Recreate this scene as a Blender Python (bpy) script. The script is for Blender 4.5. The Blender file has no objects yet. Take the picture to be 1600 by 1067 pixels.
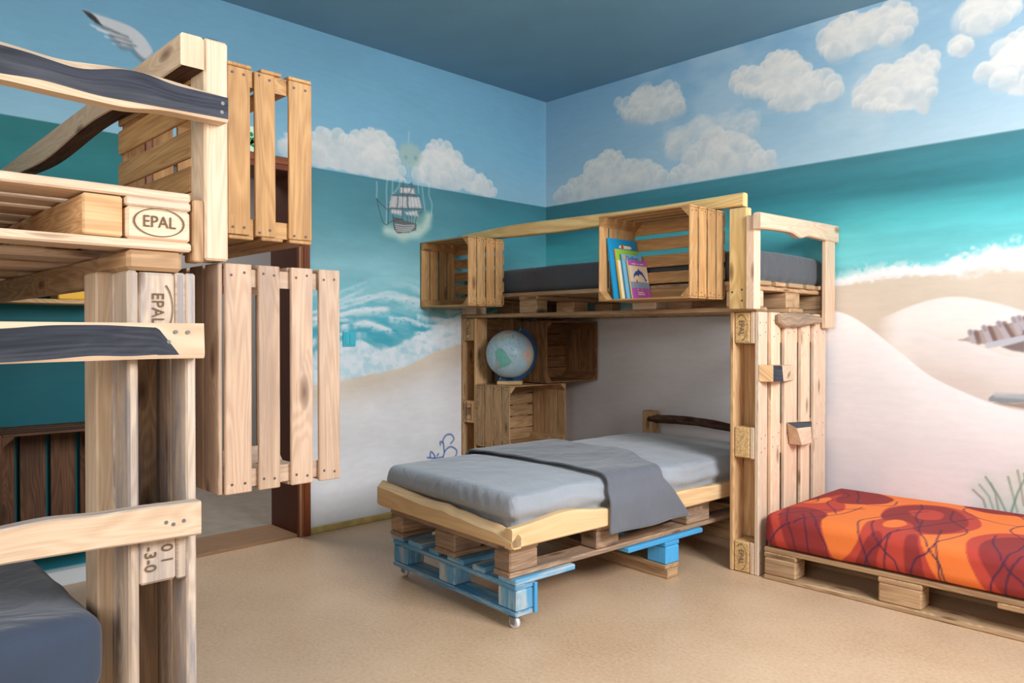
import bpy, math, random
import numpy as np
from mathutils import Matrix, Vector

random.seed(7)
rng = np.random.default_rng(7)
sc = bpy.context.scene
C = sc.collection
PI = math.pi

# ------------------------------------------------------------------ camera
cam_d = bpy.data.cameras.new('camera'); cam = bpy.data.objects.new('camera', cam_d); C.objects.link(cam)
cam.location = (3.724, -3.99, 1.10)
cam.rotation_euler = (PI/2 - 0.0102, 0, 0.796)
cam_d.sensor_width = 36.0; cam_d.lens = 1178.3/1600*36.0
cam_d.clip_start = 0.05; cam_d.clip_end = 60
sc.camera = cam
# ------------------------------------------------------------------ world, lights, exposure
w = bpy.data.worlds.new('world'); sc.world = w; w.use_nodes = True
w.node_tree.nodes['Background'].inputs[0].default_value = (0.75, 0.87, 1.0, 1)
w.node_tree.nodes['Background'].inputs[1].default_value = 0.3

def area(name, loc, rot, sx, sy, power, col):
    d = bpy.data.lights.new(name, 'AREA'); d.shape = 'RECTANGLE'; d.size = sx; d.size_y = sy
    d.energy = power; d.color = col
    o = bpy.data.objects.new(name, d); C.objects.link(o); o.location = loc; o.rotation_euler = rot
    return o
# daylight through the big side window, a fill light added behind the camera, and the hallway lamp
area('side_window_daylight', (4.63, -1.85, 2.1), (0, PI/2, 0), 1.0, 1.3, 112, (0.98, 0.985, 1.0))
area('rear_fill_light', (3.4, -5.63, 1.75), (PI/2, 0, 0), 1.7, 1.4, 44, (1.0, 0.95, 0.88))
area('hallway_lamp', (-0.95, -2.1, 2.38), (0, 0, 0), 0.5, 0.5, 16, (1.0, 0.97, 0.95))
sc.view_settings.view_transform = 'Standard'
sc.view_settings.look = 'None'
sc.view_settings.exposure = 0.30
sc.view_settings.gamma = 1.0
sc.view_settings.use_curve_mapping = False
sc.cycles.use_denoising = True
sc.cycles.max_bounces = 8
sc.cycles.diffuse_bounces = 5

# ------------------------------------------------------------------ colour + material helpers
def lin(v):
    v = v/255.0
    return v/12.92 if v <= 0.04045 else ((v+0.055)/1.055)**2.4
def c(r, g, b): return (lin(r), lin(g), lin(b), 1.0)
def nlin(a):
    a = np.asarray(a, float)/255.0
    return np.where(a <= 0.04045, a/12.92, ((a+0.055)/1.055)**2.4)

class NT:
    def __init__(s, name):
        s.m = bpy.data.materials.new(name); s.m.use_nodes = True
        s.t = s.m.node_tree; s.b = s.t.nodes['Principled BSDF']
    def n(s, typ, **kw):
        o = s.t.nodes.new(typ)
        for k, v in kw.items():
            if k.startswith('_'): setattr(o, k[1:], v)
            else: o.inputs[k.replace('__', ' ')].default_value = v
        return o
    def l(s, a, b): s.t.links.new(a, b)
    def math(s, op, a, b=None, clamp=False):
        o = s.t.nodes.new('ShaderNodeMath'); o.operation = op; o.use_clamp = clamp
        for i, x in enumerate((a, b)):
            if x is None: continue
            if isinstance(x, (int, float)): o.inputs[i].default_value = x
            else: s.l(x, o.inputs[i])
        return o.outputs[0]
    def ramp(s, fac, stops):
        r = s.t.nodes.new('ShaderNodeValToRGB'); e = r.color_ramp.elements
        while len(e) < len(stops): e.new(0.5)
        for q, (p, col) in zip(e, stops): q.position = p; q.color = col
        s.l(fac, r.inputs[0]); return r.outputs[0]
    def mix(s, fac, a, b, mode='MIX'):
        o = s.t.nodes.new('ShaderNodeMixRGB'); o.blend_type = mode
        for i, x in enumerate((fac, a, b)):
            if isinstance(x, (int, float)): o.inputs[i].default_value = x
            elif isinstance(x, tuple): o.inputs[i].default_value = x
            else: s.l(x, o.inputs[i])
        return o.outputs[0]
    def bump(s, h, strength, dist=0.002):
        o = s.t.nodes.new('ShaderNodeBump'); o.inputs['Strength'].default_value = strength; o.inputs['Distance'].default_value = dist
        s.l(h, o.inputs['Height']); s.l(o.outputs[0], s.b.inputs['Normal'])

def wood(name, light, dark, contrast=1.0, knots=0.5, patch=None, patch_amt=0.0, rough=0.62, ring=14.0):
    """Procedural timber: growth rings, fine grain, knots and weathered patches along the board (UV: u along the grain, metres)."""
    k = NT(name)
    tc = k.n('ShaderNodeTexCoord').outputs['UV']
    def mp(sx, sy):
        o = k.n('ShaderNodeMapping'); o.inputs['Scale'].default_value = (sx, sy, 1); k.l(tc, o.inputs['Vector']); return o.outputs[0]
    def noise(v, scale, det, dist=0.0, rough_=0.55):
        o = k.n('ShaderNodeTexNoise'); o.noise_dimensions = '2D'
        o.inputs['Scale'].default_value = scale; o.inputs['Detail'].default_value = det
        o.inputs['Distortion'].default_value = dist; o.inputs['Roughness'].default_value = rough_
        k.l(v, o.inputs['Vector']); return o.outputs['Fac']
    vor = k.n('ShaderNodeTexVoronoi'); vor.voronoi_dimensions = '2D'; vor.inputs['Scale'].default_value = 1.0
    k.l(mp(3.0, 9.0), vor.inputs['Vector'])
    d = vor.outputs['Distance']
    sep = k.n('ShaderNodeSeparateColor'); k.l(vor.outputs['Color'], sep.inputs[0])
    sel = k.math('GREATER_THAN', sep.outputs[0], 1.0 - knots)
    kn = k.math('MULTIPLY', k.math('SUBTRACT', 1.0, k.math('MULTIPLY', d, 7.0), clamp=True), sel)
    kw = k.math('MULTIPLY', k.math('SUBTRACT', 1.0, k.math('MULTIPLY', d, 2.6), clamp=True), sel)
    n1 = noise(mp(0.9, 9.0), 1.0, 2.0, 0.35)
    n1 = k.math('ADD', n1, k.math('MULTIPLY', kw, 0.22))
    rings = k.math('MULTIPLY', k.math('SINE', k.math('MULTIPLY', n1, ring*6.283)), 0.5)
    fine = noise(mp(7.0, 320.0), 1.0, 3.0)
    mid = noise(mp(2.0, 45.0), 1.0, 3.0)
    f = k.math('ADD', 0.5, k.math('MULTIPLY', rings, 0.42*contrast))
    f = k.math('ADD', f, k.math('MULTIPLY', k.math('SUBTRACT', fine, 0.5), 0.75*contrast))
    f = k.math('ADD', f, k.math('MULTIPLY', k.math('SUBTRACT', mid, 0.5), 0.9*contrast), clamp=True)
    col = k.ramp(f, [(0.05, dark), (0.95, light)])
    if patch:
        pn = noise(mp(2.2, 14.0), 1.0, 5.0, 0.4, 0.65)
        pf = k.math('MULTIPLY', k.ramp(pn, [(0.45, (0, 0, 0, 1)), (0.68, (1, 1, 1, 1))]), patch_amt)
        col = k.mix(pf, col, patch)
    kd = (dark[0]*0.28, dark[1]*0.22, dark[2]*0.2, 1)
    col = k.mix(k.math('MULTIPLY', k.math('POWER', kn, 0.6), 0.85), col, kd)
    at = k.n('ShaderNodeAttribute'); at.attribute_name = 'tint'
    col = k.mix(1.0, col, at.outputs['Color'], 'MULTIPLY')
    k.l(col, k.b.inputs['Base Color'])
    k.b.inputs['Roughness'].default_value = rough
    k.b.inputs['Specular IOR Level'].default_value = 0.25
    k.bump(k.math('ADD', fine, k.math('MULTIPLY', rings, 0.35)), 0.35, 0.0012)
    return k.m

def plain(name, col, rough=0.6, spec=0.3, metal=0.0, noise=0.0, nscale=60.0, bump=0.0):
    k = NT(name)
    if noise or bump:
        tc = k.n('ShaderNodeTexCoord').outputs['Object']
        nz = k.n('ShaderNodeTexNoise'); nz.inputs['Scale'].default_value = nscale; nz.inputs['Detail'].default_value = 4
        k.l(tc, nz.inputs['Vector'])
        a = tuple(x*(1-noise) for x in col[:3])+(1,); b = tuple(min(1, x*(1+noise)) for x in col[:3])+(1,)
        k.l(k.ramp(nz.outputs['Fac'], [(0.3, a), (0.7, b)]), k.b.inputs['Base Color'])
        if bump: k.bump(nz.outputs['Fac'], bump, 0.002)
    else:
        k.b.inputs['Base Color'].default_value = col
    k.b.inputs['Roughness'].default_value = rough
    k.b.inputs['Specular IOR Level'].default_value = spec
    k.b.inputs['Metallic'].default_value = metal
    return k.m

def fabric(name, col, sheen=0.25, wr=9.0, amt=0.25):
    k = NT(name)
    tc = k.n('ShaderNodeTexCoord').outputs['Object']
    a = k.n('ShaderNodeTexNoise'); a.inputs['Scale'].default_value = 5.0; a.inputs['Detail'].default_value = 4; k.l(tc, a.inputs['Vector'])
    b = k.n('ShaderNodeTexNoise'); b.inputs['Scale'].default_value = 900.0; b.inputs['Detail'].default_value = 1; k.l(tc, b.inputs['Vector'])
    lo = tuple(x*0.93 for x in col[:3])+(1,); hi = tuple(min(1, x*1.07) for x in col[:3])+(1,)
    k.l(k.ramp(a.outputs['Fac'], [(0.3, lo), (0.7, hi)]), k.b.inputs['Base Color'])
    m = k.n('ShaderNodeMapping'); m.inputs['Scale'].default_value = (1.0, 1.0, 0.6); k.l(tc, m.inputs['Vector'])
    wv = k.n('ShaderNodeTexNoise'); wv.inputs['Scale'].default_value = wr; wv.inputs['Detail'].default_value = 3; wv.inputs['Distortion'].default_value = 1.6
    k.l(m.outputs[0], wv.inputs['Vector'])
    k.bump(k.math('ADD', wv.outputs['Fac'], k.math('MULTIPLY', b.outputs['Fac'], 0.02)), amt, 0.03)
    k.b.inputs['Roughness'].default_value = 0.85
    k.b.inputs['Specular IOR Level'].default_value = 0.15
    k.b.inputs['Sheen Weight'].default_value = sheen
    return k.m

def painted(name, rough=0.6, nz=0.06, streak=True, bump=0.12):
    """Surface painted by hand: colour stored per vertex in 'paint', brush texture on top."""
    k = NT(name)
    at = k.n('ShaderNodeAttribute'); at.attribute_name = 'paint'
    tc = k.n('ShaderNodeTexCoord').outputs['Object']
    m = k.n('ShaderNodeMapping'); m.inputs['Scale'].default_value = (9, 9, 38) if streak else (40, 40, 40); k.l(tc, m.inputs['Vector'])
    a = k.n('ShaderNodeTexNoise'); a.inputs['Scale'].default_value = 1.0; a.inputs['Detail'].default_value = 5; a.inputs['Roughness'].default_value = 0.65
    k.l(m.outputs[0], a.inputs['Vector'])
    v = k.ramp(a.outputs['Fac'], [(0.25, (1-nz, 1-nz, 1-nz, 1)), (0.75, (1+nz, 1+nz, 1+nz, 1))])
    k.l(k.mix(1.0, at.outputs['Color'], v, 'MULTIPLY'), k.b.inputs['Base Color'])
    k.b.inputs['Roughness'].default_value = rough
    k.b.inputs['Specular IOR Level'].default_value = 0.25
    if bump: k.bump(a.outputs['Fac'], bump, 0.003)
    return k.m

M = {}
M['pine'] = wood('fresh_pine', c(240, 216, 191), c(204, 166, 132), 0.55, 0.35)
M['pine_yellow'] = wood('yellow_pine', c(238, 208, 148), c(202, 156, 92), 0.85, 0.1, ring=9)
M['pine_honey'] = wood('honey_pine', c(226, 188, 140), c(176, 128, 84), 0.8, 0.5)
M['pallet'] = wood('pallet_pine', c(214, 178, 138), c(156, 116, 80), 0.8, 0.4, c(150, 120, 92), 0.5)
M['pallet_old'] = wood('aged_pallet', c(192, 162, 134), c(136, 106, 82), 0.8, 0.4, c(120, 108, 100), 0.6)
M['weathered'] = wood('weathered_grey_wood', c(222, 202, 182), c(174, 150, 130), 0.7, 0.3, c(140, 136, 142), 0.8)
M['board_pale'] = wood('pale_sawn_board', c(232, 207, 180), c(194, 160, 128), 0.6, 0.25)
M['crate_tan'] = wood('tan_crate_wood', c(210, 166, 112), c(162, 114, 68), 0.7, 0.25, c(130, 98, 70), 0.35)
M['crate_old'] = wood('worn_crate_wood', c(216, 176, 130), c(156, 118, 80), 0.8, 0.3, c(130, 104, 80), 0.5)
M['crate_rose'] = wood('rosy_grey_crate_wood', c(212, 184, 160), c(172, 140, 116), 0.65, 0.4, c(152, 132, 122), 0.5)
M['crate_brown'] = wood('brown_crate_wood', c(166, 120, 80), c(108, 72, 44), 0.9, 0.3, c(84, 58, 40), 0.5)
M['crate_dark'] = wood('dark_crate_wood', c(118, 80, 54), c(70, 44, 28), 0.9, 0.3, c(56, 38, 28), 0.5)
M['live_edge'] = wood('live_edge_pine', c(240, 208, 162), c(208, 164, 114), 0.6, 0.45, ring=7)
M['red_door_wood'] = wood('stained_door_wood', c(150, 84, 50), c(98, 46, 26), 0.6, 0.0, rough=0.4)
M['jamb_dark'] = wood('dark_jamb_wood', c(104, 54, 34), c(78, 38, 24), 0.5, 0.0, rough=0.4)
M['threshold'] = wood('threshold_wood', c(176, 138, 104), c(130, 96, 68), 0.5, 0.0)
M['blue_paint'] = wood('worn_blue_paint', c(120, 180, 212), c(66, 132, 180), 0.8, 0.05, c(214, 208, 192), 0.75)
M['blue_bright'] = wood('bright_blue_paint', c(92, 186, 236), c(60, 150, 214), 0.5, 0.0, c(120, 170, 205), 0.3)
M['bark_black'] = wood('charred_bark', c(66, 69, 80), c(32, 35, 43), 0.8, 0.0, c(112, 112, 118), 0.25, rough=0.8)
M['bark_brown'] = wood('brown_bark', c(96, 66, 50), c(48, 30, 24), 1.0, 0.4, c(130, 100, 80), 0.4, rough=0.85)
M['chip'] = plain('pressed_chip_block', c(206, 168, 116), 0.8, 0.2, 0, 0.38, 170, 0.4)
M['ink'] = plain('burnt_ink', c(112, 90, 70), 0.8, 0.1)
M['nail'] = plain('dark_nail', c(92, 76, 70), 0.6, 0.3, 0.3)
M['screw'] = plain('zinc_screw', c(118, 116, 114), 0.6, 0.4, 0.4)
M['sheet_light'] = fabric('pale_grey_sheet', c(154, 158, 165), 0.3, 6.0, 0.35)
M['sheet_mid'] = fabric('mid_grey_sheet', c(103, 106, 115), 0.3, 7.0, 0.2)
M['sheet_dark'] = fabric('charcoal_sheet', c(80, 81, 86), 0.25, 6.0, 0.3)
M['sheet_navy'] = fabric('slate_blue_sheet', c(62, 73, 92), 0.3, 5.0, 0.35)
M['white_plastic'] = plain('white_plastic', c(225, 225, 228), 0.35, 0.5)
M['steel'] = plain('dull_steel', c(150, 150, 155), 0.35, 0.5, 0.8)

# ------------------------------------------------------------------ mesh helpers
CORN = [(sx, sy, sz) for sx in (-1, 1) for sy in (-1, 1) for sz in (-1, 1)]
def _ci(sx, sy, sz): return ((sx > 0)*4 + (sy > 0)*2 + (sz > 0))
_BOXF = []
for a in range(3):
    o = [i for i in range(3) if i != a]
    for s in (-1, 1):
        q = []
        for (u, v) in ((-1, -1), (1, -1), (1, 1), (-1, 1)):
            p = [0, 0, 0]; p[a] = s; p[o[0]] = u; p[o[1]] = v
            q.append(_ci(*p)*3 + a)
        _BOXF.append((q, a))
    for u in (-1, 1):
        for v in (-1, 1):
            p0 = [0, 0, 0]; p0[a] = -1; p0[o[0]] = u; p0[o[1]] = v
            p1 = list(p0); p1[a] = 1
            A, B = _ci(*p0)*3, _ci(*p1)*3
            _BOXF.append(([A+o[0], B+o[0], B+o[1], A+o[1]], o[0]))
for k_ in range(8): _BOXF.append(([k_*3, k_*3+1, k_*3+2], 0))

class MB:
    """Collects boards, bars and lofted shapes and links them as ONE mesh object."""
    def __init__(s, mat=None):
        s.v = []; s.f = []; s.uv = []; s.t = []; s.mi = []; s.sm = []
        s.M = mat if mat is not None else Matrix.Identity(4)
    def _add(s, verts, faces, uvs, tint, mi=0, smooth=False):
        b = len(s.v)
        s.v.extend(verts)
        for f, u in zip(faces, uvs):
            s.f.append([b+i for i in f]); s.uv.append(u); s.t.append(tint); s.mi.append(mi); s.sm.append(smooth)
    def box(s, lo, hi, axis=None, bev=0.003, tint=None, mi=0, jit=0.0, rot=None):
        cx = [(a+b)/2 for a, b in zip(lo, hi)]; h = [abs(b-a)/2 for a, b in zip(lo, hi)]
        if axis is None: axis = int(np.argmax(h))
        bev = min(bev, 0.45*min(h))
        R = Matrix.Identity(3)
        if jit:
            R = Matrix.Rotation(random.gauss(0, jit), 3, 'XYZ'[random.randrange(3)])
        if rot is not None: R = rot @ R
        vs = []; loc = []
        for (sx, sy, sz) in CORN:
            full = (sx*h[0], sy*h[1], sz*h[2]); ins = (sx*(h[0]-bev), sy*(h[1]-bev), sz*(h[2]-bev))
            for a in range(3):
                p = [ins[0], ins[1], ins[2]]; p[a] = full[a]
                loc.append(p)
                vs.append(tuple(s.M @ (R @ Vector(p) + Vector(cx))))
        if tint is None:
            g = random.uniform(0.84, 1.08); w_ = random.uniform(-0.03, 0.03)
            tint = (g*(1+w_), g, g*(1-w_))
        ou, ov = random.uniform(0, 40), random.uniform(0, 40)
        oth = [i for i in range(3) if i != axis]
        flip = s.M.to_3x3().determinant() < 0
        F = []; U = []
        for q, a in _BOXF:
            P = [Vector(loc[i]) for i in q]
            n = (P[1]-P[0]).cross(P[2]-P[0])
            ctr = sum(P, Vector())/len(P)
            if (n.dot(ctr) < 0) != flip: q = list(reversed(q))
            F.append(list(q))
            na = max(range(3), key=lambda i: abs(n[i]))
            uu = []
            for i in q:
                p = loc[i]
                if na == axis: uu.append((ou+p[oth[0]]*0.6+7, ov+p[oth[1]]*0.6))
                else:
                    o = [i2 for i2 in oth if i2 != na][0]
                    uu.append((ou+p[axis], ov+p[o]+(0.31 if na == oth[0] else 0)))
            U.append(uu)
        s._add(vs, F, U, tint, mi)
    def loft(s, rows, closed=True, caps=True, tint=None, mi=0, smooth=False, mis=None):
        """rows: list of cross-sections (lists of points, local), joined along; u runs along the rows."""
        n = len(rows[0])
        tint = tint or (1, 1, 1)
        ou, ov = random.uniform(0, 40), random.uniform(0, 40)
        vs = [tuple(s.M @ Vector(p)) for r in rows for p in r]
        us = [0.0]
        for a, b in zip(rows, rows[1:]):
            ca = sum((Vector(p) for p in a), Vector())/n; cb = sum((Vector(p) for p in b), Vector())/n
            us.append(us[-1]+(cb-ca).length)
        per = [0.0]
        for i in range(n):
            per.append(per[-1]+(Vector(rows[0][i])-Vector(rows[0][(i+1) % n])).length)
        F = []; U = []; MI = []; CAP = []
        m = n if closed else n-1
        for i in range(len(rows)-1):
            for j in range(m):
                j2 = (j+1) % n
                F.append([i*n+j, i*n+j2, (i+1)*n+j2, (i+1)*n+j])
                U.append([(ou+us[i], ov+per[j]), (ou+us[i], ov+per[j+1]), (ou+us[i+1], ov+per[j+1]), (ou+us[i+1], ov+per[j])])
                MI.append(mis[j] if mis else mi)
        if caps:
            for i, rev in ((0, True), (len(rows)-1, False)):
                idx = [i*n+j for j in range(n)]
                if rev: idx.reverse()
                F.append(idx); CAP.append(len(F)-1)
                ax = [max(abs(rows[i][j][a]-rows[i][0][a]) for j in range(n)) for a in range(3)]
                o = sorted(range(3), key=lambda a: -ax[a])[:2]
                U.append([(ou+3+0.6*rows[i][q % n][o[0]], ov+0.6*rows[i][q % n][o[1]]) for q in idx]); MI.append(0 if mis else mi)
        # orientation: make outward
        b = len(s.v); s.v.extend(vs)
        cen = sum((Vector(v) for v in vs), Vector())/len(vs)
        if F and closed:
            tot = 0
            for f in F[:m]:
                P = [Vector(vs[i]) for i in f]; nn = (P[1]-P[0]).cross(P[2]-P[0])
                rc = sum((Vector(vs[i]) for i in range(n)), Vector())/n
                tot += nn.dot((sum(P, Vector())/len(P))-rc)
            if tot < 0:
                F = [list(reversed(f)) for f in F]; U = [list(reversed(u)) for u in U]
        for i, (f, u, q) in enumerate(zip(F, U, MI)):
            s.f.append([b+i2 for i2 in f]); s.uv.append(u); s.t.append(tint); s.mi.append(q); s.sm.append(smooth and i not in CAP)
    def tube(s, pts, r, seg=12, tint=None, mi=0, caps=True):
        rows = []
        P = [Vector(p) for p in pts]
        rr = r if isinstance(r, (list, tuple)) else [r]*len(P)
        ref = Vector((0, 0, 1))
        for i, p in enumerate(P):
            d = (P[min(i+1, len(P)-1)]-P[max(i-1, 0)]).normalized()
            if abs(d.dot(ref)) > 0.95: ref = Vector((1, 0, 0))
            u = d.cross(ref).normalized(); v = d.cross(u).normalized()
            rows.append([tuple(p+rr[i]*(math.cos(2*PI*k/seg)*u+math.sin(2*PI*k/seg)*v)) for k in range(seg)])
        s.loft(rows, True, caps, tint, mi, True)
    def build(s, name, mats, parent=None):
        me = bpy.data.meshes.new(name)
        me.from_pydata(s.v, [], s.f)
        mats = mats if isinstance(mats, (list, tuple)) else [mats]
        for m in mats: me.materials.append(m)
        uvl = me.uv_layers.new(name='UVMap')
        flat = np.array([x for u in s.uv for p in u for x in p], dtype=np.float32)
        uvl.data.foreach_set('uv', flat)
        att = me.attributes.new('tint', 'FLOAT_COLOR', 'CORNER')
        tc = np.array([list(t)+[1.0] for t, f in zip(s.t, s.f) for _ in f], dtype=np.float32).ravel()
        att.data.foreach_set('color', tc)
        me.polygons.foreach_set('material_index', np.array(s.mi, dtype=np.int32))
        me.polygons.foreach_set('use_smooth', np.array(s.sm, dtype=bool))
        me.update(); me.validate()
        return link(name, me, parent)

WM = {}
def link(name, data, parent=None, loc=None, rotz=0.0):
    o = bpy.data.objects.new(name, data); C.objects.link(o)
    if loc is not None:
        o.location = loc; o.rotation_euler = (0, 0, rotz)
    W = Matrix.Translation(o.location) @ Matrix.Rotation(rotz, 4, 'Z') if loc is not None else Matrix.Identity(4)
    if parent is not None:
        o.parent = parent; o.matrix_parent_inverse = WM[parent.name].inverted()
    WM[o.name] = W
    return o
def tag(o, label=None, cat=None, group=None, kind=None):
    if label: o['label'] = label
    if cat: o['category'] = cat
    if group: o['group'] = group
    if kind: o['kind'] = kind
    return o
def thing(name, loc, label, cat, group=None, rotz=0.0):
    return tag(link(name, None, None, loc, rotz), label, cat, group)
def empty_part(name, parent, loc): return link(name, None, parent, loc)

def frame(origin, X, Y):
    X = Vector(X).normalized(); Y = Vector(Y).normalized(); Z = X.cross(Y)
    m = Matrix((X, Y, Z)).transposed().to_4x4(); m.translation = Vector(origin); return m

def np_mesh(name, V, Q, mats, parent=None, paint=None, smooth=True, uv=None):
    me = bpy.data.meshes.new(name)
    V = np.asarray(V, np.float32); Q = np.asarray(Q, np.int32)
    me.vertices.add(len(V)); me.vertices.foreach_set('co', V.ravel())
    me.loops.add(Q.size); me.loops.foreach_set('vertex_index', Q.ravel())
    me.polygons.add(len(Q))
    me.polygons.foreach_set('loop_start', np.arange(0, Q.size, Q.shape[1], dtype=np.int32))
    me.polygons.foreach_set('loop_total', np.full(len(Q), Q.shape[1], dtype=np.int32))
    for m in (mats if isinstance(mats, (list, tuple)) else [mats]): me.materials.append(m)
    if paint is not None:
        att = me.attributes.new('paint', 'FLOAT_COLOR', 'POINT')
        p4 = np.ones((len(V), 4), np.float32); p4[:, :3] = paint
        att.data.foreach_set('color', p4.ravel())
    me.update(calc_edges=True); me.validate()
    me.polygons.foreach_set('use_smooth', np.full(len(me.polygons), smooth, dtype=bool))
    return link(name, me, parent)

# value noise
_L = rng.random((64, 64, 64)).astype(np.float32)
def vn(x, y, z=0.0):
    x = np.asarray(x, float); y = np.asarray(y, float); z = np.zeros_like(x)+z
    xi, yi, zi = np.floor(x).astype(int), np.floor(y).astype(int), np.floor(z).astype(int)
    fx, fy, fz = x-xi, y-yi, z-zi
    fx, fy, fz = [t*t*(3-2*t) for t in (fx, fy, fz)]
    r = 0
    for a in (0, 1):
        for b in (0, 1):
            for d in (0, 1):
                r = r + _L[(xi+a) % 64, (yi+b) % 64, (zi+d) % 64]*(fx if a else 1-fx)*(fy if b else 1-fy)*(fz if d else 1-fz)
    return r
def fbm(x, y, z=0.0, o=4, g=0.5):
    s_, a, t = 0, 1.0, 0
    for i in range(o):
        s_ = s_+a*vn(x*2**i+17*i, y*2**i+31*i, z*2**i+5*i); t += a; a *= g
    return s_/t
def worley(x, y, seed=0.0):
    x = np.asarray(x, float); y = np.asarray(y, float)
    xi, yi = np.floor(x).astype(int), np.floor(y).astype(int); d = np.full(x.shape, 9.0); k = int(seed*7) % 64
    for a in (-1, 0, 1):
        for b in (-1, 0, 1):
            cx, cy = xi+a, yi+b
            d = np.minimum(d, np.hypot(cx+_L[cx % 64, cy % 64, k]-x, cy+_L[cy % 64, cx % 64, (k+9) % 64]-y))
    return d
def curve(pts, n=6):
    q2 = [pts[0]]
    for i in range(len(pts)-1):
        p0, p1, p2, p3 = pts[max(i-1, 0)], pts[i], pts[i+1], pts[min(i+2, len(pts)-1)]
        for k_ in range(1, n+1):
            t = k_/n
            q2.append(tuple(0.5*((2*p1[d])+(-p0[d]+p2[d])*t+(2*p0[d]-5*p1[d]+4*p2[d]-p3[d])*t*t+(-p0[d]+3*p1[d]-3*p2[d]+p3[d])*t**3) for d in (0, 1)))
    return q2
def closed_curve(pts, n=5):
    m = len(pts); out = []
    for i in range(m):
        p0, p1, p2, p3 = pts[(i-1) % m], pts[i], pts[(i+1) % m], pts[(i+2) % m]
        for k_ in range(n):
            t = k_/n
            out.append(tuple(0.5*((2*p1[d])+(-p0[d]+p2[d])*t+(2*p0[d]-5*p1[d]+4*p2[d]-p3[d])*t*t+(-p0[d]+3*p1[d]-3*p2[d]+p3[d])*t**3) for d in (0, 1)))
    return out
def sstep(a, b, x):
    t = np.clip((x-a)/(b-a), 0, 1); return t*t*(3-2*t)

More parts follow.
